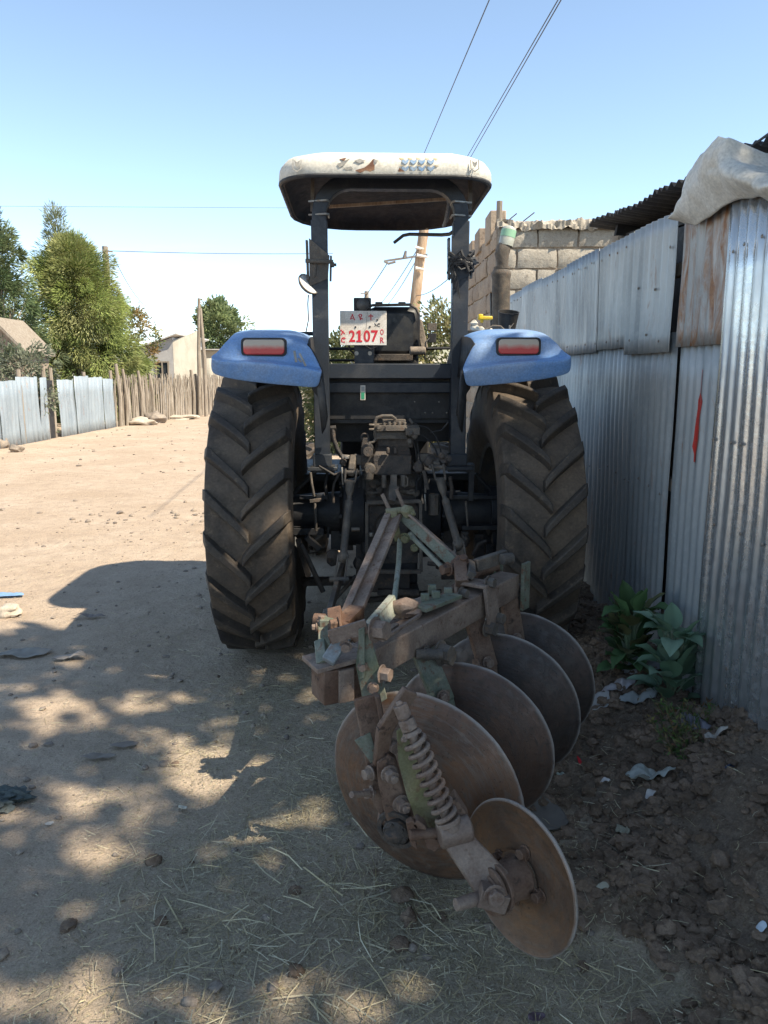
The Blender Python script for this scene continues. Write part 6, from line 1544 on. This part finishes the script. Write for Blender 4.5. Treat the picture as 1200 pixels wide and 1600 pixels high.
# yellow-green shield behind the spring
YS = YA-.09
mb = Q(); mb.prism([PW(x, y, YS) for x, y in [(619,1142),(634,1134),(646,1150),(662,1200),(676,1255),(692,1290),(668,1302),(652,1290),(634,1240),(622,1190)]], (.004,.010,0)); PB(mb, 'spring_shield', M['yellowgreen'], bevel=.002)
# spring and its bolt
s0, s1 = PW(644,1148,YS-.045), PW(699,1280,YS-.09)
mb = Q(); mb.coil(s0, s1, .0275, .0068, 9.3); PB(mb, 'spring', M['rustpale'])
dS = (s1-s0).normalized()
mb = Q(); mb.tube([s0-dS*.085, s1+dS*.03], .014, 12); mb.tube([s0-dS*.012, s0], [.022,.029], 18); mb.tube([s0-dS*.045, s0-dS*.014], .024, 6); mb.tube([s0-dS*.085, s0-dS*.05], .020, 10); mb.tube([s0-dS*.095, s0-dS*.085], [.008,.012], 8); mb.tube([s1, s1+dS*.014], .034, 20); mb.tube([s1+dS*.014, s1+dS*.030], .030, 20); PB(mb, 'spring_rod', M['rustpale'], bevel=.002)
# lugs under the spring
YL = YS-.07
mb = Q(); mb.prism([PW(x, y, YL) for x, y in [(688,1282),(712,1246),(733,1278),(728,1288),(708,1300),(697,1298)]], (.0,.05,0)); PB(mb, 'spring_seat', M['rust'], bevel=.004)
mb = Q(); mb.prism([PW(x, y, YL-.01) for x, y in [(634,1286),(644,1281),(654,1292),(650,1306),(652,1328),(642,1322)]], (0,.02,0)); mb.prism([PW(x, y, YL-.01) for x, y in [(644,1290),(652,1282),(664,1290),(672,1308),(684,1314),(690,1302),(700,1300),(698,1312),(690,1322),(680,1332),(666,1326),(660,1308)]], (0,.035,0)); mb.tube([PW(640,1305,YL-.02), PW(700,1300,YL+.01)], .014, 10); PB(mb, 'pivot_lugs', M['rust'], bevel=.003)
# furrow wheel arm
YF = YL-.02
Fc = PW(806, 1378, YF+.02)
nV = V((-.861,-.625,.03)).normalized()
hub0 = Fc+nV*.0
mb = Q(); a, b = PW(706,1302,YF), PW(778,1392,YF-.04); mb.bar(a, b, .072, .040, up=(.2,-1,.35), w2=.105); mb.tube([a+V((-.035,-.01,.0)), a+V((.05,.01,.01))], .036, 16); PB(mb, 'furrow_wheel_arm', M['rustpale'], bevel=.006)
mb = Q(); mb.tube([PW(712,1414,YF-.10), PW(760,1400,YF-.06), PW(800,1380,YF)], [.016,.019,.02], 14); mb.box(PW(770,1402,YF-.075), (.075,.045,.050), rot=Matrix.Rotation(.3, 3, 'Y')); mb.bolt(PW(773,1400,YF-.098), (.2,-1,.1), .022, .020); PB(mb, 'axle_pin', M['rustpale'], bevel=.004)
fw = empty('furrow_wheel'); fw.parent = pr_; fw['label'] = 'tilted rusty furrow wheel with a worn rim'
wc = PW(811, 1368, 1.87)
mb = Q(); rad = .207
mb.lathe([(-.004,.06),(-.004,rad*.6),(.004,rad*.9),(.012,rad-.006),(.008,rad),(.002,rad-.001),(-.004,rad*.88),(-.012,rad*.6),(-.012,.06)], wc, nV, 72)
for i, v in enumerate(mb.v):
    q = v-wc; mb.v[i] = wc+q*(1-.02*abs(noise.noise(q*11)))
mb.lathe([(.006,.001),(.006,.07)], wc, nV, 30)
blade_obj(mb, wc, nV.to_track_quat('Z', 'Y'), M['d4'], fw)
mb = Q(); mb.lathe([(0,.062),(.02,.056),(.075,.052),(.08,.048)], wc, nV, 30)
mb.lathe([(.085,.040),(.085,.070),(.097,.070),(.097,.040)], wc, nV, 30); mb.lathe([(.104,.040),(.104,.064),(.114,.064),(.114,.040)], wc, nV, 30); mb.lathe([(.075,.045),(.12,.045),(.12,.001)], wc, nV, 30)
u = nV.orthogonal().normalized(); w_ = nV.cross(u)
for k in range(4):
    a = k*math.pi/2+.5; p = wc+(u*math.cos(a)+w_*math.sin(a))*.078; mb.bolt(p, nV, .015, .022)
    mb.bar(wc+(u*math.cos(a)+w_*math.sin(a))*.05, p+nV*.004, .03, .012, up=nV)
mb.build('hub', M['rust'], fw, bevel=.002)
# other standards
for k, tt in ((1, .30), (2, .68), (3, .98)):
    c, h_ = hubs[k]; p = BA.lerp(BB, tt)+nB*.02+V((0,0,-.05))
    mid = p.lerp(h_, .45)+V((.03,.02,0))
    mb = standard(p, h_+NF*.02+V((0,0,.03)), None, .085, .022, mid)
    mb.bar(mid+V((-.045,-.012,.03)), h_+V((-.03,0,.06)), .014, .05, up=(.4,-1,0))
    mb.bar(h_+V((0,0,.07)), h_+V((0,0,-.05)), .10, .05, up=NF)
    PB(mb, 'standard', M['green'] if k == 1 else M['rust'], bevel=.004)
    mb = Q(); mb.bolt(mid+V((.0,-.02,.02)), (.4,-1,0), .018, .02); mb.bolt(mid+V((.02,-.02,-.05)), (.4,-1,0), .018, .02); mb.bolt(h_, -NF, .022, .02); mb.cut(); mb.tube([h_+V((-.02,0,.09)), h_+V((.07,-.06,.09))], .010, 8); mb.build_each('standard_bolt', M['rustpale'], pr_, bevel=.001)
